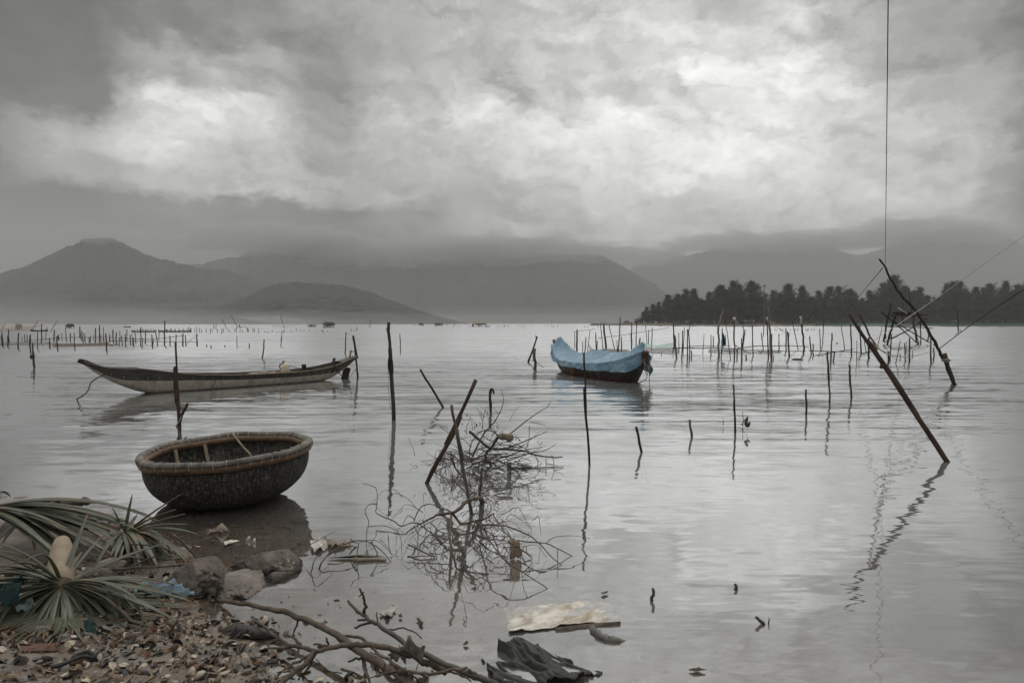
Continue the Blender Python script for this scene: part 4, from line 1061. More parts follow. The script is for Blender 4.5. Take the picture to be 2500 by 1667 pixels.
# ------------------------------------------------------------------ boat under the blue tarpaulin
def tarp_boat():
    A = Vector((3.63, 22.2, 0)); u = Vector((-.322, .947, 0)).normalized(); nrm = Vector((-u.y, u.x, 0))   # nrm towards the bank
    if nrm.y > 0: nrm = -nrm
    A = A - nrm * .35
    root = empty('covered_boat', A, 'dark wooden boat with red waterline moored under a blue tarpaulin', 'boat', rz=math.atan2(u.y, u.x))
    S0, S1 = -.75, 6.45
    zt = [(-.75, 1.0), (-.4, .84), (.2, .66), (1, .55), (2.5, .47), (4.0, .47), (5.0, .56), (5.8, .74), (6.45, 1.0)]
    zk = [(-.75, .85), (-.45, .42), (-.15, .10), (.2, -.12), (1, -.2), (4.8, -.2), (5.5, 0), (6.0, .35), (6.45, .85)]
    hb = [(-.75, .05), (-.4, .26), (.2, .50), (1, .68), (2.5, .78), (4.2, .75), (5.2, .60), (5.9, .38), (6.45, .12)]
    N = 40
    ss = [lerp(S0, S1, i / N) for i in range(N + 1)]
    sgn = 1 if (Matrix.Rotation(math.atan2(u.y, u.x), 3, 'Z') @ Vector((0, 1, 0))).dot(nrm) > 0 else -1
    def stv(s, y, z): return Vector((s, sgn * y, z))
    g = MB(); rows = []
    for s in ss:
        b_, k, t = interp(s, hb), interp(s, zk), interp(s, zt)
        pr = [(0, k), (.45 * b_, k + .02), (.72 * b_, k + .3 * (t - k)), (.90 * b_, k + .65 * (t - k)), (b_, t)]
        rows.append([stv(s, -y, z) for y, z in reversed(pr)] + [stv(s, y, z) for y, z in pr[1:]])
    g.grid(rows)
    def hull_extra(b, co, col):
        s = b.n('ShaderNodeSeparateXYZ'); b.set(s.inputs[0], co)
        nz = b.noise(co, 4, 5, .6)
        red = b.maprange(b.math('ADD', s.outputs[2], b.math('MULTIPLY', nz, .16)), .21, .10)
        col = b.mix(b.math('MULTIPLY', red, .9), col, (.12, .032, .024))
        pt = b.maprange(b.noise(b.scale(co, (1, 1, .4)), 6, 5, .7), .56, .66)
        return b.mix(b.math('MULTIPLY', pt, .7), col, (.22, .19, .13))
    M_h = material('dark_hull', (.060, .054, .047), (.025, .023, .02), rough=.6, scale=5, bump=.004, bscale=30, extra=hull_extra)
    g.build('hull', M_h, root)
    g = MB(); g.tube(smooth_path([stv(-.70, 0, .55), stv(-.76, 0, .8), stv(-.80, 0, 1.04)], 3), [.10, .11, .11, .12, .11, .12, .13], 8, rough=.12); g.build('stem_post', W_brown, root)
    g = MB(); g.tube([stv(6.3, .1, .7), stv(6.55, .12, 1.22)], .06, 7); g.build('stern_post', W_brown, root)
    g = MB()
    for k in range(22):
        c_ = stv(3.15 + random.gauss(0, .05), interp(3.15, hb) * .97 + .02, .42)
        g.tube([c_, c_ + Vector((random.gauss(0, .06), sgn * .03, -.14)), c_ + Vector((random.gauss(0, .16), sgn * .02, -.34 + random.uniform(-.06, .06)))], .008, 4)
    M_fray = material('frayed_rope', (.34, .23, .13), (.2, .13, .08))
    g.build('frayed_rope', M_fray, root)
    M = Matrix.Translation(A) @ Matrix.Rotation(math.atan2(u.y, u.x), 4, 'Z')
    # tarpaulin: draped from a ridge over the gunwales
    zr = [(-.80, 1.22), (-.62, 1.33), (-.35, 1.24), (.2, 1.02), (1.0, .93), (1.8, .93), (2.6, .97), (3.4, .86), (4.2, .76), (4.8, .86), (5.5, 1.12), (6.1, 1.36), (6.5, 1.30), (6.72, 1.0)]
    ze = [(-.80, .62), (-.62, .50), (-.3, .36), (.4, .30), (1.5, .32), (2.8, .30), (4.2, .36), (5.2, .40), (6.0, .50), (6.72, .66)]
    hbt = [(-.80, .14), (-.62, .24), (-.3, .44), (.2, .62), (1, .78), (2.5, .87), (4.2, .84), (5.2, .66), (5.9, .43), (6.5, .24), (6.72, .10)]
    n_, m_ = 130, 54
    rows = []
    for i in range(n_ + 1):
        s = lerp(-.80, 6.72, i / n_)
        b_, t, e, r = interp(s, hbt), interp(s, zt) + .03, interp(s, ze), interp(s, zr)
        row = []
        for j in range(m_ + 1):
            v = lerp(-1, 1, j / m_); a = abs(v); sg = 1 if v >= 0 else -1
            if a < .55:
                q = a / .55; y = b_ * q; z = lerp(r, t, q ** 1.0) + .05 * math.sin(math.pi * q) * (-1)
            else:
                q = (a - .55) / .45; y = b_ * (1 + .05 * q + .03 * math.sin(s * 5 + q * 2) * q); z = lerp(t, e + .05 * fbm(s * .9, 1.0, 4.0, 3), q)
            wr = .014 * fbm(s * 1.1 + y * 1.6, z * 5.5 - s * 1.8 + sg * 7, 2, 4) + .034 * (.3 - abs(fbm(s * 1.6 - z * 2.2, z * 4.5 + s * 2.9 + y * 1.5, 9, 4)))
            wr += .018 * math.sin(s * 6.0 + z * 9 + 2.2 * fbm(s, z * 2, 4, 2)) * (.4 if a < .55 else 1)
            row.append(M @ stv(s, y + sg * wr * (1.3 if a > .45 else .2), z + wr * (1.0 if a < .55 else .2)))
        rows.append(row)
    g = MB(); g.grid(rows)
    # folds hanging past the bow on the far side
    rws = []
    for i in range(14):
        t_ = i / 13
        rws.append([M @ stv(-.36 - .30 * t_ + .03 * math.sin(j), -.20 - .10 * t_ + .05 * math.sin(j * .9 + i * .5), lerp(lerp(1.16, .78, t_), lerp(.45, .22, t_), j / 8)) for j in range(9)])
    g.grid(rws)
    def tarp_extra(b, co, col):
        nz = b.noise(co, 1.6, 5, .6)
        return b.mix(b.maprange(nz, .5, .75), col, (.29, .40, .47))
    M_t = material('blue_tarpaulin', (.175, .30, .40), (.12, .22, .31), rough=.45, scale=3, spec=.4, bump=.012, bscale=7, extra=tarp_extra)
    tag(g.build('tarpaulin', M_t), 'wrinkled pale blue tarpaulin draped over the moored boat', 'tarpaulin')
    rope([M @ stv(-.84, .05, .84), M @ stv(-.90, .08, .5), M @ stv(-.93, .03, .2), P(1553, 938, -.05)], .014, 'bow_rope', 'pale rope hanging straight down from the covered boat bow', M_rope)
    rope([M @ stv(-.66, .30, 1.0), M @ stv(-.86, .22, .8), M @ stv(-.98, .0, .52), M @ stv(-.96, -.05, .15), M @ stv(-.96, -.06, -.05)], .012, 'bow_rope', 'pale cord looped around the covered boat bow', M_rope)
    rope([M @ stv(-.80, -.26, 1.0), M @ stv(-.93, -.12, .72), M @ stv(-1.0, .0, .52), M @ stv(-.99, .05, .3)], .012, 'tarp_cord', 'cord gathering the tarpaulin folds at the bow', M_rope)
tarp_boat()

# ------------------------------------------------------------------ far things on the water
M_far = W_grey
def hut(px, py, wpx, hpx, label, roof=True, name='stilt_hut', cat='hut', thatch=True):
    B = P(px, py); k = B.y / FP; W, H = wpx * k, hpx * k
    root = empty(name, B, label, cat)
    for x in (-.42, -.05, .4):
        for y in (-.4, .4):
            g = MB(); g.tube([(x * W * 1.25, y * W * 1.15, -.6), (x * W, y * W, H * (.62 if roof else .95))], .13, 5); g.build('leg', W_dark, root)
    for s in (1, -1):
        g = MB(); g.tube([(-.45 * W * s, -.42 * W, .05 * H), (.4 * W * s, -.42 * W, .45 * H)], .09, 5); g.build('brace', W_dark, root)
    g = MB(); g.box((0, 0, H * .42), (W, W * .9, .12)); g.build('deck', W_dark, root, smooth=False)
    if roof:
        g = MB(); g.box((.05 * W, 0, H * .55), (W * .7, W * .7, H * .25)); g.build('wall', W_grey, root, smooth=False)
        g = MB(); z0, z1 = H * .62, H
        g.add([(-.55 * W, -.45 * W, z0), (.6 * W, -.45 * W, z0), (.6 * W, .6 * W, z0), (-.55 * W, .6 * W, z0), (-.45 * W, 0, z1), (.5 * W, 0, z1 * .95),
               (-.55 * W, -.6 * W, z0 - .15), (.6 * W, -.6 * W, z0 - .15), (.6 * W, .6 * W, z0 - .15), (-.55 * W, .6 * W, z0 - .15)],
              [(0, 1, 5, 4), (2, 3, 4, 5), (3, 0, 4), (1, 2, 5), (6, 7, 1, 0), (7, 8, 2, 1), (8, 9, 3, 2), (9, 6, 0, 3), (9, 8, 7, 6)])
        g.build('roof', W_dark if thatch else W_pale, root, smooth=False)
    return root
hut(c2(1425, 190)[0], c2(1425, 190)[1], 22, 14.5, 'thatched hut on splayed stilts near the white lift net')
hut(c2(1237, 180)[0], c2(1237, 180)[1], 13, 7.5, 'open stilt frame just left of the thatched hut', roof=False)
hut(c1(803, 193)[0], c1(803, 193)[1], 13, 11, 'small open stilt hut beyond the left fish fence', roof=True)
hut(1171, 797.5, 34, 14, 'wide stilt hut with pale roof in the far middle of the bay', thatch=False)
hut(1071, 795.5, 18, 7, 'small low stilt hut left of the wide far hut')
hut(1028, 794.5, 9, 6, 'tiny far stilt hut, leftmost of the middle huts')
hut(c3(352, 238)[0], c3(352, 238)[1], 14, 6.5, 'small far stilt frame left of the tree point', roof=False)

def lift_net(corners, sag, mat, label, poles, n=18):
    rws = []
    for j in range(n + 1):
        v = j / n; rw = []
        for i in range(n + 1):
            u_ = i / n
            p = corners[0].lerp(corners[1], u_).lerp(corners[3].lerp(corners[2], u_), v)
            e = math.sin(math.pi * u_) * math.sin(math.pi * v)
            ed = .35 * (math.sin(math.pi * u_) + math.sin(math.pi * v))
            rw.append(p - Vector((0, 0, sag * (.65 * e + .35 * ed / .7 * .6))))
        rws.append(rw)
    g = MB(); g.grid(rws); me = g.mesh('lift_net', mat)
    ul = me.uv_layers.new(name='UVMap')
    for l in me.loops:
        j, i = divmod(l.vertex_index, n + 1); ul.data[l.index].uv = (i / n * 2, j / n * 2)
    tag(link('lift_net', me), label, 'fishing net')
Yo = P(*c1(330, 225)).y
lift_net([Q(*c1(-60, 190), Yo - 4), Q(*c1(330, 172), Yo - 6), Q(*c1(592, 122), Yo + 8), Q(*c1(55, 142), Yo + 12)], 1.9, N_orange, 'faded orange square lift net hung at the far left', None)
for (a, c_, lab) in (((60, 145), (5, 238), 'thin pole leaning right at the orange net\'s left end'), ((437, 110), (360, 222), 'thin pole leaning right behind the middle of the orange net'), ((660, 105), (575, 237), 'thin pole leaning right past the orange net\'s right tip')):
    stake(*c1(*a), *c1(*c_), 1.6, lab, 'lift net poles far off', 'g', 1.2, now=True, name='pole', cat='pole')
hut(c1(215, 212)[0], c1(215, 212)[1], 10, 15, 'dim hut showing through the orange lift net', roof=True)
Yw = P(*c2(900, 195)).y
lift_net([Q(*c2(350, 56), Yw - 5), Q(*c2(866, 45), Yw + 12), Q(*c2(1345, 115), Yw + 2), Q(*c2(880, 150), Yw - 14)], 3.0, N_white, 'wide white lift net sagging between poles across the bay', None)
for (a, c_, lab) in (((302, 45), (382, 196), 'thin pole leaning left at the white net\'s left corner'), ((200, 85), (248, 202), 'short thin pole leaning left, left of the white net'), ((865, 40), (917, 196), 'thin pole leaning left in the middle of the white net'), ((1912, 92), (1890, 185), 'faint thin pole leaning right beyond the thatched hut'), ((1170, 105), (1190, 175), 'faint pole by the white net\'s right corner')):
    stake(*c2(*a), *c2(*c_), 1.5, lab, 'lift net poles far off', 'g', 1.2, now=True, name='pole', cat='pole')
Yv = P(*c2(1700, 172)).y
lift_net([Q(*c2(1520, 142), Yv), Q(*c2(1700, 150), Yv + 10), Q(*c2(1830, 130), Yv), Q(*c2(1690, 156), Yv - 10)], 1.0, N_white, 'small far white net right of the thatched hut', None)

def sampan(px, py, wpx, hpx, label, mat=W_dark, cat='boat'):
    B = P(px, py); k = B.y / FP; W, H = wpx * k, hpx * k
    root = empty('small_boat', B, label, cat)
    g = MB(); rows = []
    for i in range(13):
        t = i / 12 * 2 - 1; w_ = .12 * W * (1 - abs(t) ** 2.5) + .02; zt = H * (.55 + .45 * t * t); zk = -.1 + H * .5 * abs(t) ** 4
        rows.append([(t * W / 2, -w_, zt), (t * W / 2, -w_ * .7, zk), (t * W / 2, w_ * .7, zk), (t * W / 2, w_, zt)])
    g.grid(rows); g.build('hull', mat, root)
    for t in (-.25, .25):
        g = MB(); g.box((t * W, 0, H * .5), (.2, .2 * W, .06)); g.build('thwart', W_grey, root, smooth=False)
    return root
sampan(*c1(450, 230), 44, 5, 'low dark sampan moored below the orange net')
sampan(*c2(413, 186), 9, 2.2, 'tiny boat carrying a crouching fisher by the white net')
sampan(*c2(458, 178), 8, 1.6, 'tiny empty boat right of the crouching fisher')
sampan(*c1(1462, 184), 17, 3.2, 'small far boat left of the net pens')
sampan(c3(995, 243)[0], 796.2, 14, 4.5, 'white beached skiff below the trees', mat=M_white)
# the fisher, seated in the far boat
Bf = P(*c2(400, 186))
sk = bpy.data.meshes.new('person')
J = [(0, 0, .35), (0, 0, .75), (.03, 0, .92), (.03, 0, 1.06), (.2, -.06, .72), (.3, -.1, .45), (-.2, -.06, .72), (-.28, -.12, .45), (.3, -.12, .32), (.3, -.05, 0), (-.25, -.12, .32), (-.25, -.05, 0)]
E = [(0, 1), (1, 2), (2, 3), (1, 4), (4, 5), (1, 6), (6, 7), (0, 8), (8, 9), (0, 10), (10, 11)]
sk.from_pydata(J, E, [])
po = link('person', sk, material('dark_clothes', (.05, .05, .055), (.03, .03, .035)), None, Bf + Vector((0, 0, .15)))
md = po.modifiers.new('skin', 'SKIN')
for i, v in enumerate(sk.skin_vertices[0].data):
    r_ = [.16, .17, .07, .11, .06, .045, .06, .045, .08, .05, .08, .05][i]; v.radius = (r_, r_); v.use_root = (i == 0)
po.modifiers.new('sub', 'SUBSURF').render_levels = 1
tag(po, 'dark figure crouching in a tiny boat by the white net', 'person')

def net_pen(pts, label, hpx):
    B = P(*pts[0]); E_ = P(*pts[1]); k = B.y / FP
    root = empty('net_pen', B, label, 'net pen')
    d = E_ - B; n_ = 6
    for i in range(n_ + 1):
        p = d * (i / n_)
        for y in (0, 3.0):
            g = MB(); g.tube([p + Vector((0, y, -.4)), p + Vector((random.uniform(-.05, .05), y, hpx * k * random.uniform(.9, 1.5)))], .05, 5); g.build('post', W_dark, root)
    rows, uvs = [], []
    path = [Vector((0, 0, 0)), d, d + Vector((0, 3, 0)), Vector((0, 3, 0)), Vector((0, 0, 0))]
    pts_ = [path[q].lerp(path[q + 1], i / 8) for q in range(4) for i in range(8)] + [path[0]]
    for z in (0, .5, 1):
        rows.append([p + Vector((0, 0, hpx * k * z * (.78 + .22 * math.cos(i * .8)) - .05)) for i, p in enumerate(pts_)])
    g = MB(); g.grid(rows); me = g.mesh('netting', N_brown); ul = me.uv_layers.new(name='UVMap'); m_ = len(pts_)
    for l in me.loops:
        j, i = divmod(l.vertex_index, m_); ul.data[l.index].uv = (i / 8, j / 3)
    link('netting', me, None, root)
net_pen((c1(1515, 243), c1(1702, 243)), 'short netted pen, left one of the two beyond the left fence', 6.5)
net_pen((c1(1822, 243), c1(2112, 243)), 'long netted pen, right one of the two beyond the left fence', 7)
GF = 'rows of far stakes across the bay'
farx = [(15,195,238),(65,195,255),(85,205,235),(103,150,200),(130,140,205),(145,205,240),(197,195,255),(213,200,240),(265,200,232),(288,220,240),(345,198,235),(360,185,238),(405,195,238),(430,215,238),(485,183,235),(498,190,235),(552,190,235),(568,200,235),(618,198,245),(690,225,245),(720,232,245),(775,215,232),(820,230,240),(850,228,238),(905,215,250),(920,212,235),(950,235,242),(985,220,230),(1010,222,232),(1050,195,225),(1095,215,230),(1138,212,228),(1205,210,228),(1412,222,235),(1525,212,220),(1680,200,228),(1712,212,228),(1745,180,225),(2085,190,220),(1275,240,248),(1490,238,244)]
for x, t, b0 in farx:
    stake(*c2(x, t), *c2(x + random.uniform(-3, 3), b0), 1.7, ('thin far stake' if b0 - t > 30 else 'tiny far stub') + ' beyond the middle of the long boat' * 0 + (' left of' if x < 600 else ' below' if x < 1200 else ' right of') + ' the white lift net', GF, 'd', 1.4)
stake(*c2(1345, 210), *c2(1365, 243), 2, 'short far stake leaning left under the thatched hut', GF, 'd', 1.6, now=True)
for x in (1735, 2165, 2185, 2235, 2258, 2290, 2312):
    t = random.choice((175, 190, 200)); stake(*c1(x, t), *c1(x + 3, 240), 1.6, 'thin far stake near the right net pen', GF, 'd', 1.3)
for x in (235, 262, 310, 335, 450, 510, 545, 600, 660, 675, 690, 735, 770):
    stake(*c4(x, random.uniform(1010, 1030)), *c4(x, 1052), 1.3, 'tiny far stub in front of the beach under the trees', GF, 'd', 1.2)
for k in range(46):
    px = random.uniform(1010, 1460); py = random.uniform(795.5, 801); h_ = random.uniform(2.5, 6)
    if 1085 < px < 1120 and random.random() < .5: h_ *= 1.4
    stake(px, py - h_, px + random.uniform(-.6, .6), py, 1.2, 'tiny far stake ' + ('left of the wide far hut' if px < 1171 else 'right of the wide far hut' if px < 1320 else 'left of the tree point'), GF, 'd', 1.0)

# ------------------------------------------------------------------ wooded point on the right
YS = 395.0
def shore_profile():
    vs, fs = [], []
    xs_ = [lerp(58, 620, i / 80) for i in range(81)]
    rows = [(-16, -1.2), (0, -.25), (6, .35), (16, .9), (40, 1.6), (110, 2.2), (170, 1.0), (200, -1.5)]
    for dy, z in rows:
        for i, x in enumerate(xs_):
            tpr = max(0.0, min(1.0, (x - 58) / 60))
            y = YS + 55 * (1 - tpr) ** 2 + dy * (.35 + .65 * tpr) + 3 * fbm(x * .02, dy * .1, 3, 3) + (8 if x < 84 else 0) * 0
            vs.append((x, y, (z * (.5 + .5 * tpr) if z > 0 else z) + .15 * fbm(x * .1, dy, 1, 2)))
    n = len(xs_)
    for j in range(len(rows) - 1):
        for i in range(n - 1): fs.append((j * n + i, j * n + i + 1, (j + 1) * n + i + 1, (j + 1) * n + i))
    me = bpy.data.meshes.new('beach'); me.from_pydata(vs, [], fs); me.polygons.foreach_set('use_smooth', [True] * len(fs))
    o = link('beach', me, material('sand_bank', (.16, .135, .105), (.085, .08, .06), scale=.15, rough=.95))
    tag(o, 'low sandy point under the trees', None, None, 'structure')
shore_profile()
def leaf_mat(name, a, c_):
    return material(name, a, c_, rough=.8, scale=7.0, spec=.15, lo=.36, hi=.66, detail=3)
M_leaf = leaf_mat('casuarina_foliage', (.030, .034, .027), (.125, .130, .100))
M_leaf2 = leaf_mat('bush_foliage', (.040, .046, .030), (.075, .08, .05))
M_bark = material('bark', (.06, .05, .042), (.03, .026, .022), scale=3)
def tree_mesh(seed, H=1.0, kind='cas'):
    rnd = random.Random(seed)
    tr, cr = MB(), MB()
    lean = rnd.uniform(-.05, .05)
    trunk = [Vector((lean * t * t + .012 * math.sin(t * 7 + seed), .01 * math.sin(t * 5), t)) for t in [i / 9 for i in range(10)]]
    tr.tube(trunk, [lerp(.016, .003, i / 9) for i in range(10)], 6)
    def spray(p, d, L, w):
        # a tuft of needle twigs: several narrow blades around its own axis
        for q in range(rnd.randint(8, 11)):
            dd = (d + Vector((rnd.gauss(0, .42), rnd.gauss(0, .42), rnd.gauss(.25, .4)))).normalized()
            side = dd.cross(Vector((rnd.gauss(0, 1), rnd.gauss(0, 1), rnd.gauss(0, 1)))).normalized()
            l_ = L * rnd.uniform(.6, 1.25)
            p0 = p + Vector((rnd.gauss(0, .25), rnd.gauss(0, .25), rnd.gauss(0, .2))) * L
            cr.add([p0 - side * w * .5, p0 + side * w * .5, p0 + dd * l_ * .55 + side * w * .75, p0 + dd * l_, p0 + dd * l_ * .5 - side * w * .7], [(0, 1, 2, 3, 4)])
    nb = 84 if kind == 'cas' else 44
    base = rnd.uniform(.03, .07); wid = rnd.uniform(.21, .30); lob = [rnd.uniform(.7, 1.3) for _ in range(8)]
    for i in range(nb):
        t = base + (1 - base) * ((i + rnd.random()) / nb) ** .9
        pt = trunk[min(int(t * 9), 8)].lerp(trunk[min(int(t * 9) + 1, 9)], t * 9 % 1)
        a = rnd.uniform(0, 6.28)
        f = (t - base) / (1 - base)
        reach = wid * (1 - f) ** 1.0 * (1.0 + .1 * min(1, f * 3)) * lob[int(a / 6.29 * 8)] * rnd.uniform(.55, 1.2) + .012
        up_ = rnd.uniform(.25, .85) if kind == 'cas' else rnd.uniform(0, .6)
        d = Vector((math.cos(a), math.sin(a), up_)).normalized()
        e = pt + d * reach
        if i % 2 == 0: tr.tube([pt, pt.lerp(e, .5) - Vector((0, 0, .01)), e], [.004, .003, .0015], 3, caps=False)
        k = max(2, int(reach / .035))
        for q in range(k):
            s = (q + .7) / k
            spray(pt.lerp(e, s), d * .6 + Vector((.1, 0, .75)), .085 * (1 - .35 * f), .0050)
    for q in range(9):
        t = rnd.uniform(.55, .97); f = (t - base) / (1 - base); a = rnd.uniform(0, 6.28)
        pt = trunk[min(int(t * 9), 8)] + Vector((math.cos(a), math.sin(a), 0)) * wid * (1 - f) * .75
        L_ = rnd.uniform(.08, .17); e = pt + Vector((.05 + rnd.gauss(0, .025), rnd.gauss(0, .02), L_))
        tr.tube([pt, e], [.004, .001], 3, caps=False)
        for k in range(6):
            z_ = k / 5
            for m_ in range(1): spray(pt.lerp(e, z_), Vector((rnd.gauss(.3, .6 * (1 - z_)), rnd.gauss(0, .6 * (1 - z_)), .9)), .085 * (1 - .6 * z_), .0034)
    for q in range(7): spray(trunk[-1] - Vector((0, 0, .02 * q)), Vector((.25 + .25 * lean * 10, 0, 1)), .085, .0034)
    return tr.mesh('trunk', M_bark), cr.mesh('crown', M_leaf, smooth=False)
def bush_mesh(seed):
    rnd = random.Random(seed); cr = MB(); tr = MB()
    for k in range(5):
        a = rnd.uniform(0, 6.28); tr.tube([Vector((0, 0, -.1)), Vector((math.cos(a) * .2, math.sin(a) * .2, .35)), Vector((math.cos(a) * .4, math.sin(a) * .35, .65))], [.03, .02, .01], 4)
    for k in range(520):
        th, ph = rnd.uniform(0, 6.28), math.acos(rnd.uniform(-.1, 1)); r_ = rnd.uniform(.55, 1.0) * (1 + .35 * mnoise.noise(Vector((th * 2, ph * 3, seed))))
        p = Vector((math.cos(th) * math.sin(ph) * r_ * .75, math.sin(th) * math.sin(ph) * r_ * .6, max(.02, math.cos(ph) * r_ * .85)))
        n_ = Vector((rnd.gauss(0, 1), rnd.gauss(0, 1), rnd.gauss(0, 1))).normalized(); t_ = n_.orthogonal().normalized(); s_ = n_.cross(t_); w = .055
        cr.add([p - t_ * w, p + s_ * w * .6, p + t_ * w * 1.3, p - s_ * w * .6], [(0, 1, 2, 3)])
    return tr.mesh('stem', M_bark), cr.mesh('foliage', M_leaf2, smooth=False)
VAR = [tree_mesh(s) for s in (11, 23, 37, 41, 59, 67)]
BV = [bush_mesh(s) for s in (3, 8, 14)]
TOPS = [(1455, 722), (1470, 714), (1490, 708), (1510, 704), (1530, 694), (1548, 678), (1575, 671), (1600, 672), (1622, 666), (1650, 668), (1672, 666), (1690, 660), (1715, 660), (1745, 668), (1770, 676), (1790, 668), (1808, 659), (1830, 668), (1850, 668), (1875, 672), (1900, 667), (1935, 665), (1965, 672), (1985, 672), (2015, 660), (2040, 648), (2062, 664), (2085, 672), (2105, 676), (2125, 678), (2150, 664), (2180, 658), (2200, 660), (2225, 664), (2250, 662), (2275, 668), (2300, 664), (2320, 660), (2360, 664), (2500, 660)]
def tzone(px):
    if px < 1640: return 'at the left tip of the point'
    if px < 1760: return 'left of the pale pole'
    if px < 1880: return 'just left of the pale pole' if px < 1860 else 'behind the pale pole'
    if px < 2010: return 'between pale pole and crossarm pole'
    if px < 2130: return 'right of the crossarm pole'
    if px < 2220: return 'behind the stilt platform'
    if px < 2340: return 'right of the stilt platform'
    return 'at the right edge'
rt = random.Random(5)
def plant_tree(px, top_py, Y, front):
    v = rt.choice(VAR); x = (px - CX) / FP * Y
    H = (HZ - top_py) / FP * Y * 1.04 + CAMH
    z = 1.0 if Y < YS + 45 else 1.6
    tall = 'tall' if H > 29 else ('small' if H < 19 else 'middling')
    o = empty('casuarina_tree', (x, Y, z - .4), 'x', 'tree', 'trees on the wooded point', rz=rt.uniform(-.8, .8))
    wd = rt.uniform(1.3, 2.0) * (1.25 if H < 18 else 1)
    s = H - z
    o.scale = (s * wd, s * wd, s)
    later(o, '%s casuarina tree %s%s' % (tall, '' if front else 'at back ', tzone(px)), px, 'tree', 'trees on the wooded point')
    for me in v: link(me.name, me, None, o)
px = 1552.0
while px < 2640:
    tp = interp(px / D2, TOPS) * D2
    Yt = YS + 32 + rt.uniform(-5, 8) + (25 if px < 1640 else 0)
    plant_tree(px, tp + rt.uniform(-12, 24), Yt, True)
    px += rt.uniform(15, 23) if px > 1640 else rt.uniform(11, 17)
px = 1650.0
while px < 2640:
    tp = interp(px / D2, TOPS) * D2
    plant_tree(px, tp + rt.uniform(-4, 24), YS + 62 + rt.uniform(-6, 10), False)
    px += rt.uniform(16, 24)
px = 1530.0
while px < 2560:
    Yb = YS + 18 + rt.uniform(-2, 5) + (34 if px < 1640 else 0)
    x = (px - CX) / FP * Yb
    o = empty('bush', (x, Yb, .6), 'x', 'bush', 'bushes along the beach', rz=rt.uniform(0, 6.28))
    s = rt.uniform(3.5, 6.5) * (.7 if px < 1600 else 1); o.scale = (s * rt.uniform(1, 1.5), s, s)
    later(o, '%s beach bush %s' % ('large' if s > 5 else 'low', tzone(px)), px, 'bush', 'bushes along the beach')
    for me in rt.choice(BV): link(me.name, me, None, o)
    px += rt.uniform(15, 30)
net('beach_fence', [Q(1990, 790.5, YS + 3), Q(2130, 789.5, YS + 4), Q(2300, 789.5, YS + 3), Q(2560, 788.5, YS + 3)], [Vector((Q(x, 794, YS + 3).x, YS + 3, .1)) for x in (1990, 2130, 2300, 2560)], material('faded_green_net', (.13, .22, .175), (.09, .15, .12)), 'faded green net fence along the beach under the trees')
# ------------------------------------------------------------------ near shore
k3 = lambda x, y: (x / 3.92, 1200 + y / 3.92)
k4 = lambda x, y: (400 + x / 4.272, 1300 + y / 4.272)
k5 = lambda x, y: (850 + x / 3.36, 1400 + y / 3.36)
t3 = lambda x, y: (800 + x / 2.851, 900 + y / 2.851)
W_bark = material('branch_bark', (.135, .105, .078), (.05, .041, .033), rough=.8, scale=11, bump=.006, bscale=50, stretch=(1, 1, 1))
W_bark2 = material('wet_bark', (.085, .068, .053), (.035, .03, .026), rough=.55, scale=11, bump=.004, bscale=60, spec=.45)
def branch(mb, pts, w0, w1, n=7, wob=.15, sm=4, rough=.06):
    pts = smooth_path(pts, sm); m_ = len(pts) - 1
    s = random.random() * 60
    out = []; rad = []
    for i, p in enumerate(pts):
        r = lerp(w0, w1, i / m_)
        q = Vector((mnoise.noise(Vector((s, i * .6, 0))), mnoise.noise(Vector((s, i * .6, 9))), mnoise.noise(Vector((s, i * .6, 19))))) * (r * wob * 5 + .0035)
        out.append(p + (q if 0 < i < m_ else Vector())); rad.append(r * (1 + .18 * mnoise.noise(Vector((s + 5, i * .8, 3)))))
    mb.tube(out, rad, n, rough=rough)
def path_z(cf, pts, z):
    """pixels traced along a branch whose height above the water is given at each point (or one for all)"""
    n = len(pts)
    zs = [z] * n if not isinstance(z, (list, tuple)) else [interp(i / (n - 1), [(k / (len(z) - 1), v) for k, v in enumerate(z)]) for i in range(n)]
    return [P(*cf(x, y), zz) for (x, y), zz in zip(pts, zs)]
def pxr(p, wpx): return wpx / 2 * Vector(p).y / FP

# driftwood branches
root = empty('driftwood_branch', P(*k4(900, 760)), 'thick dark driftwood branch arching out of the shallows beside the rocks', 'branch')
o0 = root.location
def bparts(root, mat, specs):
    for nm, cf, pts, z, w0, w1 in specs:
        pp_ = [p - root.location for p in path_z(cf, pts, z)]
        mb = MB(); branch(mb, pp_, w0, w1); mb.build(nm, mat, root)
u4 = lambda x, y: (x, y)
bparts(root, W_bark, [
 ('main_stem', u4, [(514, 1467), (550, 1468), (587, 1473), (657, 1485), (728, 1504), (798, 1536), (845, 1566), (900, 1602), (939, 1626), (984, 1655), (1030, 1690)], [.0, .05, .10, .13, .13, .10, .06, .03], .012, .025),
 ('twig', k4, [(540, 700), (530, 655), (480, 650), (440, 715)], [.03, .07, .07, .02], .007, .004),
 ('twig', k4, [(1400, 880), (1385, 960), (1345, 1060)], [.12, .06, 0], .008, .004),
 ('twig', k4, [(545, 740), (520, 860), (470, 990)], [.04, .02, 0], .004, .003),
 ('twig', k4, [(1850, 1150), (1780, 1070), (1690, 1010), (1580, 985)], [.09, .11, .12, .10], .006, .003),
 ('twig', k5, [(285, 790), (300, 735)], [.06, .12], .005, .003)])
root = empty('driftwood_branch', P(*k4(1600, 1230)), 'forked brown driftwood branch with many stubby twigs crossing the thick dark one', 'branch')
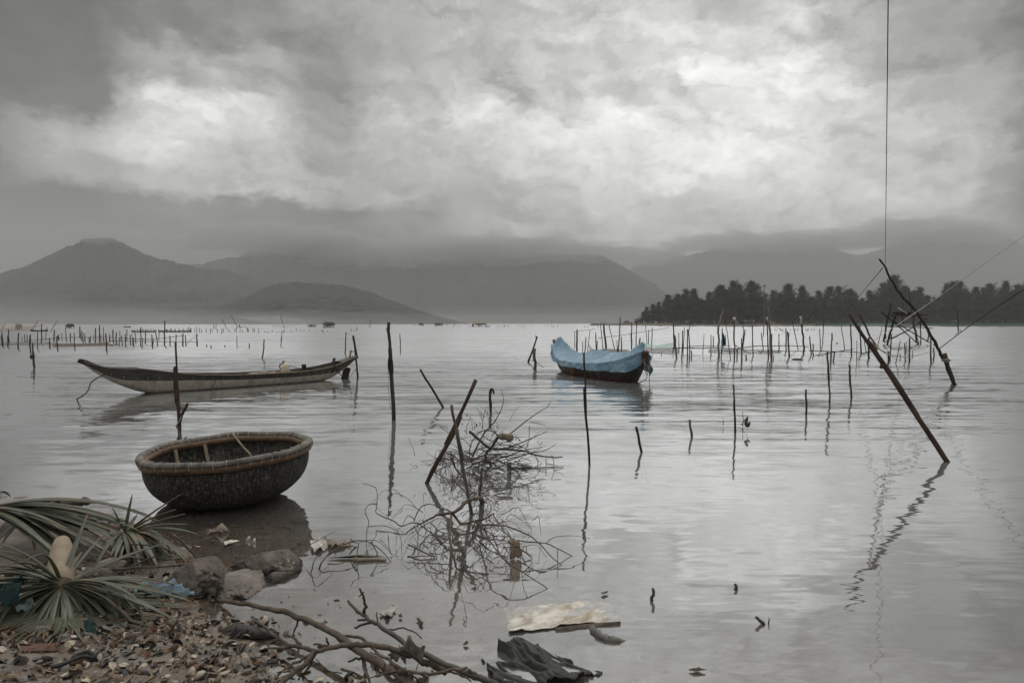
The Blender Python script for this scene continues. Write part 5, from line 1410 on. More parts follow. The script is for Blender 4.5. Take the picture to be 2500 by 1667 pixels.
bparts(root, W_bark, [
 ('main_stem', u4, [(1088, 1640), (1034, 1612), (987, 1594), (948, 1581), (903, 1574), (860, 1574), (821, 1577), (774, 1589), (739, 1579), (704, 1573), (674, 1553), (634, 1522), (614, 1505)], [.05, .09, .12, .14, .13, .10, .06, .07, .10], .019, .008),
 ('twig', k4, [(1190, 1110), (1130, 1140), (1058, 1160)], [.08, .06, .05], .008, .005),
 ('twig', k4, [(1300, 1190), (1180, 1200), (1048, 1205)], [.07, .05, .04], .009, .005),
 ('twig', k4, [(1430, 1185), (1380, 1110), (1280, 1060)], [.07, .10, .10], .009, .005),
 ('limb', k4, [(1585, 1245), (1500, 1340), (1380, 1440), (1290, 1500), (1200, 1580), (1120, 1660)], [.10, .08, .05, .05, .06], .016, .014),
 ('twig', k4, [(1560, 1260), (1420, 1330), (1280, 1410), (1190, 1485)], [.10, .08, .05, .02], .009, .005),
 ('twig', k4, [(1570, 1270), (1530, 1370), (1470, 1462)], [.09, .05, .02], .009, .006),
 ('twig', k4, [(1310, 1445), (1240, 1450), (1180, 1458)], [.05, .04, .03], .006, .004),
 ('twig', k4, [(1740, 1190), (1660, 1165), (1560, 1165)], [.11, .13, .13], .008, .005),
 ('twig', k4, [(1720, 1170), (1705, 1120), (1690, 1095)], [.12, .16, .18], .006, .004),
 ('twig', k4, [(2050, 1215), (2070, 1300), (2090, 1400), (2140, 1500)], [.10, .07, .03, 0], .008, .005),
 ('twig', k5, [(105, 690), (50, 705), (0, 720)], [.06, .05, .03], .008, .005)])
root = empty('driftwood_branch', P(*k5(430, 540)), 'long straight driftwood branch with an upturned forked tip holding a torn bag', 'branch')
bparts(root, W_bark2, [
 ('main_stem', k5, [(1230, 930), (1150, 880), (1000, 822), (800, 745), (600, 640), (430, 540), (290, 450), (200, 393), (120, 340), (50, 280), (-5, 222)], [.04, .06, .09, .12, .13, .14, .13, .13, .16], .020, .009),
 ('twig', k5, [(125, 335), (140, 270), (130, 200), (95, 122)], [.13, .20, .27, .34], .011, .006),
 ('twig', k5, [(128, 150), (110, 170), (88, 188)], [.31, .29, .27], .005, .003),
 ('twig', k5, [(205, 395), (130, 415), (50, 442)], [.13, .10, .07], .011, .006),
 ('twig', k5, [(240, 400), (236, 350), (234, 312)], [.13, .17, .20], .005, .003),
 ('twig', k5, [(160, 375), (120, 380), (80, 378)], [.13, .11, .10], .010, .006),
 ('twig', k5, [(300, 462), (380, 452), (470, 448), (550, 485), (605, 532)], [.14, .15, .15, .11, .06], .006, .003),
 ('reddish_limb', k5, [(1150, 895), (1040, 825), (980, 790)], [.05, .08, .10], .010, .010)])
root = empty('driftwood_branch', P(*k5(450, 790)), 'reddish brown driftwood branch running low to the right past the torn bag', 'branch')
bparts(root, W_bark, [
 ('main_stem', k5, [(-60, 505), (80, 520), (160, 570), (240, 650), (330, 700), (450, 785), (560, 812), (700, 818), (830, 792), (980, 768)], [.10, .12, .12, .11, .10, .10, .13, .14], .009, .008),
 ('twig', k5, [(440, 790), (520, 860), (540, 900)], [.10, .05, .03], .009, .006),
 ('twig', k5, [(430, 790), (420, 850), (400, 920)], [.10, .05, .02], .014, .010),
 ('twig', k5, [(590, 820), (650, 850), (590, 895)], [.10, .06, .03], .006, .003),
 ('twig', k5, [(500, 815), (560, 860), (600, 910)], [.10, .06, .02], .006, .003),
 ('twig', k5, [(820, 800), (930, 830), (1010, 885)], [.12, .09, .05], .007, .004),
 ('twig', k5, [(100, 620), (120, 720), (150, 830), (190, 910)], [.10, .07, .04, .01], .009, .006),
 ('twig', k5, [(330, 700), (250, 670), (180, 640)], [.10, .12, .13], .006, .004),
 ('twig', k5, [(470, 790), (300, 815), (170, 860)], [.09, .07, .05], .006, .003)])

def cloth(name, label, cat, cf, quad, mat, z, nu=22, nv=14, amp=.03, freq=3.0, seed=0, cut=.10, group=None, parent=None, lay=None, crease=None):
    """crumpled sheet: quad corners in picture order, z = height at the corners"""
    cs = [P(*cf(*q), zz) for q, zz in zip(quad, z)]
    rows = []
    for j in range(nv + 1):
        v = j / nv; rw = []
        for i in range(nu + 1):
            t = i / nu
            p = cs[0].lerp(cs[1], t).lerp(cs[3].lerp(cs[2], t), v)
            ed = cut * (fbm(t * 4, v * 4, seed + 5, 3))
            p = p + (cs[1] - cs[0]) * (ed * (1 if t in (0, 1) else .3)) + (cs[3] - cs[0]) * (cut * fbm(t * 5, v * 5, seed + 15, 3) * (1 if v in (0, 1) else .3))
            f = fbm(p.x * freq, p.y * freq * 1.6, seed, 4); r_ = 1 - abs(fbm(p.x * freq * 1.4 + 4, p.y * freq * 1.1, seed + 2, 3)) * 2
            if crease is not None:
                ca, sa = math.cos(crease), math.sin(crease)
                q1, q2 = p.x * ca + p.y * sa, -p.x * sa + p.y * ca
                q2 += .05 * fbm(p.x * 3, p.y * 3, seed, 2)
                f = .5 * fbm(q1 * freq * .35, q2 * freq, seed, 3); r_ = 1.2 * (.5 - abs(fbm(q1 * freq * .5, q2 * freq * 2.2, seed + 3, 3)) * 2)
            p = p + Vector((0, 0, amp * (f + .5 * r_)))
            if lay: p.z = max(p.z, ground_z(p.x, p.y) + .004)
            rw.append(p)
        rows.append(rw)
    g = MB(); g.grid(rows)
    c_ = sum(cs, Vector()) / 4
    o = g.build(name, mat, origin=c_)
    so = o.modifiers.new('thickness', 'SOLIDIFY'); so.thickness = .003
    return tag(o, label, cat, group)
M_bag = material('torn_plastic', (.34, .33, .28), (.22, .21, .18), rough=.4, scale=7, spec=.5)
cloth('torn_bag', 'torn translucent grey plastic bag snagged on the driftwood branches', 'bag', k5, [(415, 575), (585, 575), (660, 740), (440, 690)], M_bag, (.20, .22, .04, .05), amp=.05, freq=9, seed=4, cut=.25)
cloth('torn_bag', 'sunken dull bag scrap under the fork of the driftwood', 'bag', k5, [(330, 650), (470, 640), (480, 740), (350, 720)], material('dull_plastic', (.2, .19, .16), (.12, .115, .1), rough=.5, scale=7), (.05, .06, .01, .0), amp=.03, freq=9, seed=14, cut=.2)

# rocks
M_rock = None
def rock_extra(b, co, col):
    v = b.n('ShaderNodeTexVoronoi'); b.set(v.inputs['Vector'], co); v.inputs['Scale'].default_value = 24
    sh = b.math('MULTIPLY', b.maprange(v.outputs['Distance'], .34, .18), b.maprange(b.noise(co, 7, 3), .5, .62))
    col = b.mix(b.math('MULTIPLY', sh, .8), col, (.30, .26, .21))
    s = b.n('ShaderNodeSeparateXYZ'); b.set(s.inputs[0], b.n('ShaderNodeNewGeometry').outputs['Position'])
    return b.mix(b.maprange(s.outputs[2], .05, .015), col, (.035, .03, .025))
M_rock = material('barnacled_rock', (.19, .165, .14), (.075, .062, .052), rough=.85, scale=6, bump=.03, bscale=22, extra=rock_extra)
M_slab = material('grey_slab', (.24, .215, .185), (.13, .112, .095), rough=.8, scale=5, bump=.012, bscale=26)
def rock(c, s, seed, label, mat=M_rock, rz=0.0, flat=None, tilt=0.0):
    bm = bmesh.new(); bmesh.ops.create_icosphere(bm, subdivisions=5, radius=1.0)
    for v in bm.verts:
        p = v.co
        f = 1 + .30 * fbm(p.x * 1.2 + seed, p.y * 1.2, p.z * 1.2, 3) + .22 * fbm(p.x * 3.5 + seed, p.y * 3.5, p.z * 3.5, 4) + .10 * fbm(p.x * 9 + seed, p.y * 9, p.z * 9, 3)
        q = p * f
        for n_ in ((1, .3, .5), (-.7, .6, .4), (.2, -1, .5), (-.3, -.5, 1), (.5, .5, 1)):
            nn = Vector(n_).normalized(); nn.rotate(Matrix.Rotation(seed, 3, 'Z')); d = q.dot(nn)
            if d > .62: q -= nn * (d - .62) * .93
        v.co = Vector((q.x * s[0], q.y * s[1], q.z * s[2]))
    me = bpy.data.meshes.new('rock'); bm.to_mesh(me); bm.free(); me.polygons.foreach_set('use_smooth', [True] * len(me.polygons))
    o = link('rock', me, mat, None, c); o.rotation_euler = (tilt, 0, rz)
    return tag(o, label, 'rock')
rock(P(*k4(405, 470), .09), (.21, .18, .20), 1.3, 'rounded grey rock crusted with shells beside the blue plastic', rz=.3)
rock(P(*k4(720, 530), .03), (.27, .20, .09), 4.1, 'flat smooth slab leaning on the shell-crusted rock', M_slab, rz=-.35, tilt=.12)
rock(P(*k4(1140, 345), .02), (.29, .17, .16), 7.7, 'dark wedge-shaped rock half in the water', rz=.15)
rock(P(*k4(1220, 465), .0), (.13, .10, .06), 2.9, 'small low brown rock in front of the wedge-shaped rock', rz=.6)
rock(G(268, 1376, .05), (.10, .08, .055), 5.2, 'pale broken block behind the driest plant', M_slab, rz=.2)
rock(G(240, 1400, .04), (.16, .09, .055), 9.4, 'grey flat stone below the pale broken block', M_rock, rz=.1)
rock(P(735, 1265, -.03), (.11, .07, .035), 6.6, 'drowned pale stone right of the basket boat\'s reflection', M_slab)

# plastic, nets, sacks
M_bluepl = material('blue_plastic', (.215, .285, .33), (.13, .19, .235), rough=.4, scale=6, spec=.5)
cloth('plastic_sheet', 'crumpled pale blue plastic sheet caught beside the shell-crusted rock', 'plastic', k3, [(1120, 935), (1660, 800), (1870, 1000), (1190, 985)], M_bluepl, (.06, .15, .05, .05), nu=50, nv=30, amp=.07, freq=6, seed=3, lay=True, crease=.5)
M_gnet = material('green_netting', (.024, .052, .047), (.013, .030, .028), rough=.9, scale=40, bump=.02, bscale=70)
cloth('net_scrap', 'dark green net scrap at the left edge behind the spiky plant', 'net', k3, [(-60, 850), (265, 815), (180, 1010), (-60, 1050)], M_gnet, (.30, .32, .30, .30), amp=.06, freq=8, seed=6, lay=True)
cloth('net_scrap', 'small green net scrap under the front of the spiky plant', 'net', k3, [(800, 1270), (880, 1250), (930, 1350), (820, 1360)], M_gnet, (.2, .2, .18, .18), amp=.03, freq=10, seed=8, lay=True)
cloth('net_scrap', 'greyish green net scrap on the ground left of the spiky plant\'s heart', 'net', k3, [(150, 1120), (300, 1060), (340, 1140), (170, 1190)], material('faded_netting', (.10, .14, .125), (.05, .07, .065), scale=40, bump=.02), (.24, .24, .24, .24), amp=.04, freq=10, seed=9, lay=True)
M_sack = material('muddy_sack', (.66, .62, .56), (.34, .27, .20), rough=.75, scale=9, bump=.006, bscale=50, lo=.42, hi=.68)
cloth('sack', 'pale muddy sack sheet floating flat right of the brush', 'sack', k5, [(1292, 300), (2150, 255), (2235, 415), (1318, 497)], M_sack, (-.030, -.030, -.012, -.004), nu=80, nv=40, amp=.060, freq=3.2, seed=21, cut=.05, crease=.7)
mb = MB(); rws = []
for i in range(16):
    t = i / 15; p = P(*k5(lerp(1700, 2235, t), lerp(470, 415, t)), -.002); w_ = .013 * math.sin(math.pi * min(1, t * 1.1 + .05)) ** .7 + .003
    rws.append([p + Vector((0, w_, .02)), p + Vector((0, 0, .012 + .008 * fbm(t * 8, 1))), p + Vector((0, -w_, .004)), p + Vector((0, -w_, -.015))])
mb.grid(rws); tag(mb.build('palm_sheath', W_bark), 'long brown palm sheath lying along the front of the pale sack', 'palm sheath')
mb = MB(); branch(mb, [P(*k5(1985, 470), -.02), P(*k5(2060, 505), .004), P(*k5(2150, 545), .004), P(*k5(2275, 570), -.016)], .026, .022, n=12, rough=.14)
tag(mb.build('bottle', material('murky_plastic', (.17, .16, .14), (.08, .076, .068), rough=.45, scale=9)), 'murky grey plastic bottle half sunk beside the pale sack', 'bottle')
M_black = material('black_plastic', (.024, .027, .025), (.052, .054, .048), rough=.5, scale=5, spec=.3, bump=.012, bscale=12)
cloth('bin_bag', 'crumpled black plastic bag spread in the shallows at the bottom', 'bag', k5, [(1080, 640), (1560, 590), (2080, 860), (1230, 960)], M_black, (.005, .01, -.012, .03), nu=110, nv=70, amp=.10, freq=4.6, seed=33, cut=.12, crease=-.75)
bits = [('plastic_scrap', k4, [(610, 95), (700, 75), (795, 85), (640, 130)], 'white plastic scrap floating in the basket boat\'s reflection', .012, M_white),
        ('plastic_scrap', k4, [(1525, 120), (1640, 80), (1720, 160), (1560, 200)], 'crumpled whitish bag at the left end of the brush', .07, M_white),
        ('sodden_scrap', k4, [(1670, 90), (1900, 100), (1950, 130), (1720, 160)], 'brown sodden husk beside the crumpled whitish bag', .06, W_pale),
        ('plastic_scrap', k5, [(250, 330), (350, 275), (410, 285), (330, 365)], 'grey-white rag in the water above the driftwood', .03, M_bag),
        ('dead_leaf', k5, [(2070, 160), (2120, 145), (2135, 155), (2095, 172)], 'brown leaf floating above the pale sack', .01, W_brown),
        ('dead_leaf', k5, [(940, 575), (970, 555), (990, 570), (965, 590)], 'small curled leaf floating between driftwood and sack', .012, W_brown),
        ('dead_leaf', k5, [(410, 345), (432, 332), (448, 355), (425, 362)], 'small brown leaf right of the grey-white rag', .01, W_brown),
        ('dead_leaf', k5, [(560, 370), (575, 360), (620, 410), (600, 425)], 'pair of dark leaf scraps floating left of the brush', .01, W_brown),
        ('dead_leaf', c7, [(358, 1500), (410, 1492), (445, 1505), (390, 1512)], 'dull brown leaf floating near the bottom right', .008, W_brown)]
for i, (nm, cf, q, lab, a_, mt) in enumerate(bits):
    cloth(nm, lab, 'litter' if nm != 'dead_leaf' else 'leaf', cf, q, mt, (.012, .012, .012, .012), nu=10, nv=8, amp=a_ * .7, freq=14, seed=40 + i, cut=.2)
for x, y in ((882, 80), (940, 103)):
    rb = MB(); p = P(*k4(x, y)); rb.tube([p + Vector((0, 0, -.02)), p + Vector((0, 0, .01)), p + Vector((.006, 0, .03)), p + Vector((.008, 0, .04))], [.010, .018, .012, .004], 7, rough=.2)
    later(rb.build('foam_bit', M_white), 'tiny white foam bit right of the floating plastic scrap', x, 'foam bit', 'foam bits')
mb = MB(); p0 = P(530, 1300)
for k in range(26):
    a = random.uniform(2.2, 4.4) if k < 16 else random.uniform(-1, 1.5); L = random.uniform(.06, .16)
    mb.tube([p0 + Vector((0, 0, .015)), p0 + Vector((math.cos(a) * L * .6, math.sin(a) * L * .6, .03)), p0 + Vector((math.cos(a) * L, math.sin(a) * L, .0))], [.004, .003, .001], 4)
mb.tube([p0 + Vector((-.02, 0, .01)), p0 + Vector((.04, .01, .04)), p0 + Vector((.10, 0, .015))], [.02, .04, .012], 8, rough=.4)
tag(mb.build('dead_flower', W_pale), 'dried straw-coloured flower head floating below the basket boat', 'flower')
mb = MB(); p = P(634, 1303, -.05); mb.tube([p + Vector((math.cos(a) * .30, math.sin(a) * .24, .01 * math.sin(3 * a))) for a in [k * math.pi / 20 for k in range(41)]], .016, 6)
tag(mb.build('sunken_hoop', W_grey), 'drowned hoop on the bottom under the basket boat\'s reflection', 'hoop')
mb = MB(); p0 = P(*k4(880, 1040), .02)
for k in range(230):
    q = p0 + Vector((random.gauss(0, .062), random.gauss(0, .032), 0)); d = Vector((random.gauss(0, 1), random.gauss(-.3, 1), abs(random.gauss(.5, .6)))).normalized(); L = random.uniform(.02, .055); s_ = d.orthogonal().normalized() * random.uniform(.004, .009)
    mb.add([q - s_, q + s_, q + d * L * .6 + s_ * 1.5, q + d * L, q + d * L * .6 - s_ * 1.5], [(0, 1, 2, 3, 4)])
mb.tube([p0 + Vector((-.19, 0, -.02)), p0 + Vector((-.08, .02, 0)), p0 + Vector((.06, -.02, .005)), p0 + Vector((.19, 0, -.02))], [.02, .045, .045, .02], 8, rough=.4)
tag(mb.build('seaweed_clump', material('black_weed', (.022, .018, .016), (.04, .032, .026), rough=.5, scale=20, spec=.5)), 'black bushy weed clump in the shallows above the shells', 'seaweed')
for (pts, lab) in (([(190, 1105), (187, 1135), (182, 1166)], 'single short twig standing in open water right of the sack'), ([(587, 1087), (594, 1103), (588, 1112)], 'tiny bent twig poking from the water at lower right'), ([(688, 1247), (706, 1265), (727, 1280)], 'forked twig leaning in the water at lower right')):
    b_ = P(*c7(*pts[-1])); pp_ = [Q(*c7(*q), b_.y) for q in pts]; mb = MB(); branch(mb, pp_, .010, .012, n=6)
    if 'forked' in lab: mb.tube([b_ + Vector((.03, 0, 0)), b_ + Vector((.035, 0, .04))], [.005, .003], 5)
    tag(mb.build('twig', W_bark2, origin=b_), lab, 'twig')
sap = empty('drowned_sapling', P(*c7(626, 322)), 'drowned sprig with a dead curled leaf beside the pointed slim stake', 'sapling')
for (pts, w_) in (([(625, 320), (626, 280), (622, 245)], .008), ([(620, 315), (632, 290), (650, 270)], .008), ([(530, 315), (528, 280)], .007)):
    b_ = P(*c7(pts[0][0], 322)); pl = MB(); branch(pl, [Q(*c7(*q), b_.y) - sap.location for q in pts], w_, .004, n=5); pl.build('stem', W_bark2, sap)
pl = MB(); pl.tube([q - sap.location for q in smooth_path([Q(*c7(650, 275), 12.0), Q(*c7(640, 300), 12.0), Q(*c7(648, 318), 12.0), Q(*c7(660, 298), 12.0)], 3)], [.01, .02, .03, .03, .035, .035, .03, .03, .02, .01], 6); pl.build('dead_leaf', W_bark2, sap)

# ------------------------------------------------------------------ brush heaps
def brush(name, label, cf, lines, rand, mat, mat2):
    root = empty(name, P(*cf(*lines[0][1][0])), label, 'brush')
    for i, ln in enumerate(lines):
        nm, pts, z, w0, w1 = ln[:5]
        pp_ = [p - root.location for p in (path_z(cf, pts, z) if not callable(z) else [z(*cf(x, y)) for x, y in pts])]
        k = pp_[0].length * 0 + (root.location + pp_[0]).y / FP / 2.851 / 2
        mb = MB(); branch(mb, pp_, w0 * k, w1 * k, n=6 if w0 > 9 else 4, sm=3)
        mb.build(nm, mat if w0 > 9 else mat2, root)
    tw = MB()
    rand(tw, root.location)
    o = tw.build('fine_twigs', mat2, root); o['kind'] = 'stuff'
    return root
A_lines = [
 ('trunk', [(1080, 925), (1065, 903), (1030, 903), (960, 930), (920, 970), (860, 1005), (780, 1015), (720, 1040), (640, 1080)], [.0, .16, .22, .18, .12, .0], 34, 8),
 ('upright_limb', [(1062, 915), (1063, 820), (1072, 740), (1078, 690)], lambda x, y: Q(x, y, 7.25), 20, 14),
 ('limb', [(870, 1010), (905, 1050), (935, 1085), (1000, 1065), (1080, 1050), (1160, 1005)], [.14, .06, .04, .08, .12], 20, 10),
 ('limb', [(1000, 1058), (1090, 1085), (1200, 1090), (1290, 1110), (1400, 1160), (1480, 1220), (1540, 1290), (1630, 1367)], [.06, .10, .13, .14, .14, .12, .07, 0], 12, 5),
 ('twig', [(1150, 1010), (1200, 1090), (1250, 1150), (1320, 1195), (1520, 1215), (1600, 1250), (1700, 1302)], [.10, .13, .13, .13, .11, .07, 0], 10, 5),
 ('twig', [(1520, 1215), (1580, 1170), (1700, 1160), (1825, 1182)], [.11, .14, .14, .1], 7, 4),
 ('limb', [(860, 1020), (850, 1150), (860, 1260), (890, 1360), (905, 1390), (1000, 1412), (1120, 1430)], [.14, .2, .14, .04, .0, .03, .0], 16, 5),
 ('limb', [(640, 1080), (580, 1070), (520, 1095), (440, 1050), (340, 1005), (345, 940), (340, 840), (300, 810), (240, 797)], [.0, .04, .04, .08, .1, .2, .3, .32], 10, 4),
 ('twig', [(600, 1062), (640, 970), (700, 940), (780, 960), (860, 1000)], [.02, .14, .18, .16, .14], 8, 6),
 ('twig', [(345, 940), (290, 945), (260, 990), (285, 1070), (270, 1150), (270, 1230), (285, 1310)], [.2, .22, .2, .14, .1, .05, 0], 7, 4),
 ('twig', [(285, 1098), (380, 1090), (470, 1120), (510, 1180), (515, 1280)], [.14, .15, .12, .08, 0], 6, 4),
 ('twig', [(420, 1040), (430, 930), (465, 865), (560, 905), (620, 975)], [.08, .24, .3, .2, .06], 6, 3),
 ('limb', [(1050, 1070), (1090, 1120), (1130, 1200), (1200, 1290), (1300, 1380), (1400, 1440), (1530, 1530)], [.1, .14, .18, .16, .12, .08, 0], 11, 5),
 ('twig', [(640, 1240), (690, 1165), (740, 1155), (830, 1160), (900, 1110)], [.05, .14, .16, .14, .1], 7, 5),
 ('twig', [(560, 1222), (640, 1262), (740, 1307)], [.05, .04, .01], 12, 8),
 ('twig', [(555, 1310), (620, 1305), (742, 1302)], [.02, .03, .02], 9, 6),
 ('twig', [(605, 1240), (600, 1280), (570, 1312)], [.07, .04, .01], 9, 6),
 ('twig', [(1252, 1130), (1270, 1180), (1262, 1290), (1230, 1360)], [.2, .14, .08, 0], 7, 4),
 ('twig', [(1350, 1255), (1390, 1290), (1425, 1322), (1370, 1342)], [.1, .06, .01, 0], 9, 5),
 ('twig', [(1600, 1255), (1600, 1330), (1603, 1400)], [.12, .06, 0], 6, 4),
 ('twig', [(630, 1130), (628, 1260), (632, 1360)], [.14, .08, .0], 7, 4),
 ('twig', [(1080, 1180), (1190, 1160), (1270, 1170)], [.12, .16, .16], 7, 4),
 ('twig', [(1410, 1410), (1360, 1330), (1310, 1270), (1290, 1180)], [0, .08, .12, .2], 6, 4),
 ('twig', [(705, 1215), (780, 1165), (850, 1130)], [.04, .08, .12], 9, 5),
 ('twig', [(705, 1352), (780, 1358), (870, 1358)], [.01, .03, .05], 8, 5),
 ('limb', [(880, 1110), (990, 1140), (1120, 1180), (1240, 1200), (1370, 1270), (1430, 1300)], [.12, .16, .18, .16, .1, .04], 9, 4),
 ('twig', [(1380, 1360), (1340, 1260), (1330, 1180)], [0, .06, .12], 6, 4),
 ('limb', [(1085, 760), (1100, 740), (1130, 770), (1060, 850), (1000, 890)], [.30, .3, .26, .2, .16], 10, 6),
 ('limb', [(860, 740), (900, 800), (950, 850), (980, 900)], [.30, .26, .22, .16], 12, 8),
]
def randA(tw, o0):
    rnd = random.Random(12)
    for k in range(75):
        x, y = rnd.gauss(980, 210), rnd.gauss(1130, 110)
        z0 = rnd.uniform(.03, .2)
        p = P(*t3(x, y), z0); a = rnd.uniform(0, 6.28); L = rnd.uniform(.10, .38); cv = rnd.uniform(-1, 1)
        pts = [p + Vector((math.cos(a + cv * t) * L * t, math.sin(a + cv * t) * L * t, .14 * math.sin(math.pi * t) * rnd.uniform(.3, 1) - z0 * t * .9)) - o0 for t in (0, .25, .5, .75, 1)]
        branch(tw, pts, .0042, .0018, n=3, sm=2)
    for k in range(40):
        x, y = rnd.gauss(1040, 90), rnd.gauss(800, 60)
        p = Q(*t3(x, y), rnd.uniform(7.1, 8.0)); a = rnd.uniform(0, 6.28); L = rnd.uniform(.1, .4)
        pts = [p + Vector((math.cos(a) * L * t, math.sin(a) * L * t * .5, rnd.uniform(-.12, .12) * t)) - o0 for t in (0, .33, .66, 1)]
        branch(tw, pts, .0045, .002, n=3, sm=2)
brush('brush_heap', 'sprawling heap of bare arching twigs in the shallow water, nearer of two', t3, A_lines, randA, W_bark, W_bark2)
YB = 9.15
def Bz(dy): return lambda x, y: Q(x, y, YB + dy)
B_lines = [
 ('trunk', [(985, 435), (1060, 500), (1140, 555), (1250, 560), (1350, 570), (1450, 600), (1560, 615), (1635, 612)], Bz(-.1), 22, 8),
 ('limb', [(1285, 478), (1190, 470), (1150, 530), (1100, 600), (1120, 650), (1160, 700)], Bz(.1), 24, 18),
 ('limb', [(1190, 470), (1150, 437), (1110, 430), (1060, 440), (1000, 520), (985, 640)], Bz(0), 10, 6),
 ('limb', [(1010, 610), (1040, 540), (1090, 450), (1160, 370), (1200, 300), (1225, 220), (1210, 150)], Bz(.2), 13, 3),
 ('twig', [(1075, 420), (1085, 330), (1110, 258)], Bz(.2), 6, 3),
 ('limb', [(1260, 460), (1400, 350), (1470, 300), (1530, 265), (1555, 220)], Bz(.3), 8, 3),
 ('twig', [(1410, 370), (1480, 385), (1545, 410)], Bz(.3), 5, 2),
 ('limb', [(1230, 560), (1380, 500), (1460, 465), (1530, 435)], Bz(.1), 10, 4),
 ('limb', [(1150, 640), (1300, 590), (1400, 560), (1490, 545)], Bz(.2), 9, 4),
 ('limb', [(1250, 640), (1400, 590), (1500, 572), (1560, 545), (1590, 520)], Bz(-.2), 8, 3),
 ('limb', [(860, 612), (890, 690), (940, 760)], Bz(-.4), 16, 10),
 ('twig', [(870, 760), (862, 820), (855, 885)], Bz(-.8), 11, 8),
 ('limb', [(1180, 640), (1290, 690), (1340, 747)], Bz(-.5), 11, 8),
 ('limb', [(740, 720), (850, 670), (940, 630), (1030, 625), (1130, 640), (1200, 690), (1290, 710)], Bz(-.3), 8, 5),
 ('limb', [(960, 700), (1050, 650), (1160, 620), (1300, 600), (1420, 590)], Bz(-.2), 9, 5),
 ('limb', [(1000, 690), (1130, 660), (1280, 620), (1380, 600)], Bz(0), 8, 4),
 ('limb', [(990, 640), (1100, 600), (1250, 590)], Bz(0), 12, 8),
 ('twig', [(1405, 400), (1402, 480), (1390, 545)], Bz(.1), 5, 3),
 ('twig', [(965, 460), (970, 395), (980, 375)], Bz(.2), 5, 4),
 ('twig', [(780, 400), (850, 450), (930, 480), (1000, 545)], Bz(0), 5, 4),
 ('twig', [(1250, 690), (1400, 690), (1520, 685), (1640, 680)], lambda x, y: P(x, y, .01), 12, 5),
 ('twig', [(1560, 600), (1575, 650), (1570, 690)], Bz(0), 5, 4),
 ('twig', [(1440, 600), (1465, 640), (1455, 680)], Bz(0), 6, 4),
 ('twig', [(1520, 620), (1520, 680)], Bz(0), 5, 4),
 ('twig', [(1060, 640), (1050, 700), (1075, 760), (1110, 830)], Bz(-.6), 8, 5),
]
def randB(tw, o0):
    rnd = random.Random(3)
    for k in range(34):                           # thin drooping tips at the left
        x = rnd.uniform(745, 960); y = rnd.uniform(560, 640); x2 = x + rnd.uniform(-30, 10)
        Yk = YB + rnd.uniform(-.4, .2)
        pts = [Q(*t3(x + rnd.uniform(40, 110), y + rnd.uniform(20, 60)), Yk) - o0, Q(*t3(x + 25, y), Yk) - o0, Q(*t3(x, y + 25), Yk) - o0, Q(*t3(x2, y + rnd.uniform(70, 150)), Yk) - o0]
        branch(tw, pts, .0045, .0025, n=3, sm=3)
    for k in range(150):
        x, y = rnd.gauss(1150, 170), rnd.gauss(620, 70)
        p = Q(*t3(x, y), YB + rnd.uniform(-.5, .4)); a = rnd.choice((0, math.pi)) + rnd.gauss(0, .7); L = rnd.uniform(.10, .45)
        up_ = rnd.gauss(.05, .35)
        pts = [p + Vector((math.cos(a) * L * t, math.sin(a) * L * t, up_ * L * t + rnd.uniform(-.03, .03))) for t in (0, .33, .66, 1)]
        pts = [Vector((q.x, q.y, max(q.z, .01))) - o0 for q in pts]
        branch(tw, pts, .0055, .002, n=3, sm=2)
    for k in range(26):
        x, y = rnd.gauss(1110, 60), rnd.uniform(300, 560); p = Q(*t3(x, y), YB + rnd.uniform(-.2, .3)); a = rnd.uniform(-1, 1)
        L = rnd.uniform(.06, .22)
        pts = [p - o0, p + Vector((a * L * .5, 0, L * .6)) - o0, p + Vector((a * L, 0, L)) - o0]
        branch(tw, pts, .004, .0018, n=3, sm=2)
    for k in range(16):                           # shrivelled leaves
        p = Q(*t3(rnd.gauss(1080, 80), rnd.uniform(260, 480)), YB) - o0
        tw.tube([p, p + Vector((.006, 0, -.015)), p + Vector((.002, 0, -.035))], [.002, .008, .002], 4)
brush('brush_heap', 'dense tangled brush heap with a cloth-wrapped limb behind the crossed poles', t3, B_lines, randB, W_bark2, W_bark2)
mb = MB(); mb.tube(smooth_path([Q(*t3(1192, 478), YB - .02), Q(*t3(1225, 466), YB - .04), Q(*t3(1262, 478), YB - .03), Q(*t3(1288, 482), YB)], 3), [.03, .05, .055, .05, .045, .055, .06, .05, .045, .02], 9, rough=.25)
tag(mb.build('cloth_wrap', M_netheap if 'M_netheap' in globals() else W_pale), 'twisted grey cloth knotted on the brush heap limb', 'cloth')
cloth('cardboard', 'soggy brown cardboard scrap hanging upright in the nearer brush heap', 'cardboard', t3, [(1268, 1190), (1335, 1195), (1352, 1305), (1268, 1325)], material('soggy_card', (.56, .46, .35), (.34, .26, .19), scale=8), (.17, .17, .02, .0), nu=10, nv=10, amp=.02, freq=8, seed=50, cut=.12)
cloth('plastic_scrap', 'whitish plastic scrap hanging at the right of the far brush heap', 'litter', t3, [(1248, 650), (1280, 650), (1278, 715), (1250, 720)], M_bag, (.18, .18, .0, .0), nu=6, nv=8, amp=.015, freq=8, seed=51, cut=.15)
root = empty('brush_heap', P(*t3(140, 1300)), 'low scatter of thin dark twigs at the rocks, leftmost of the brush', 'brush')
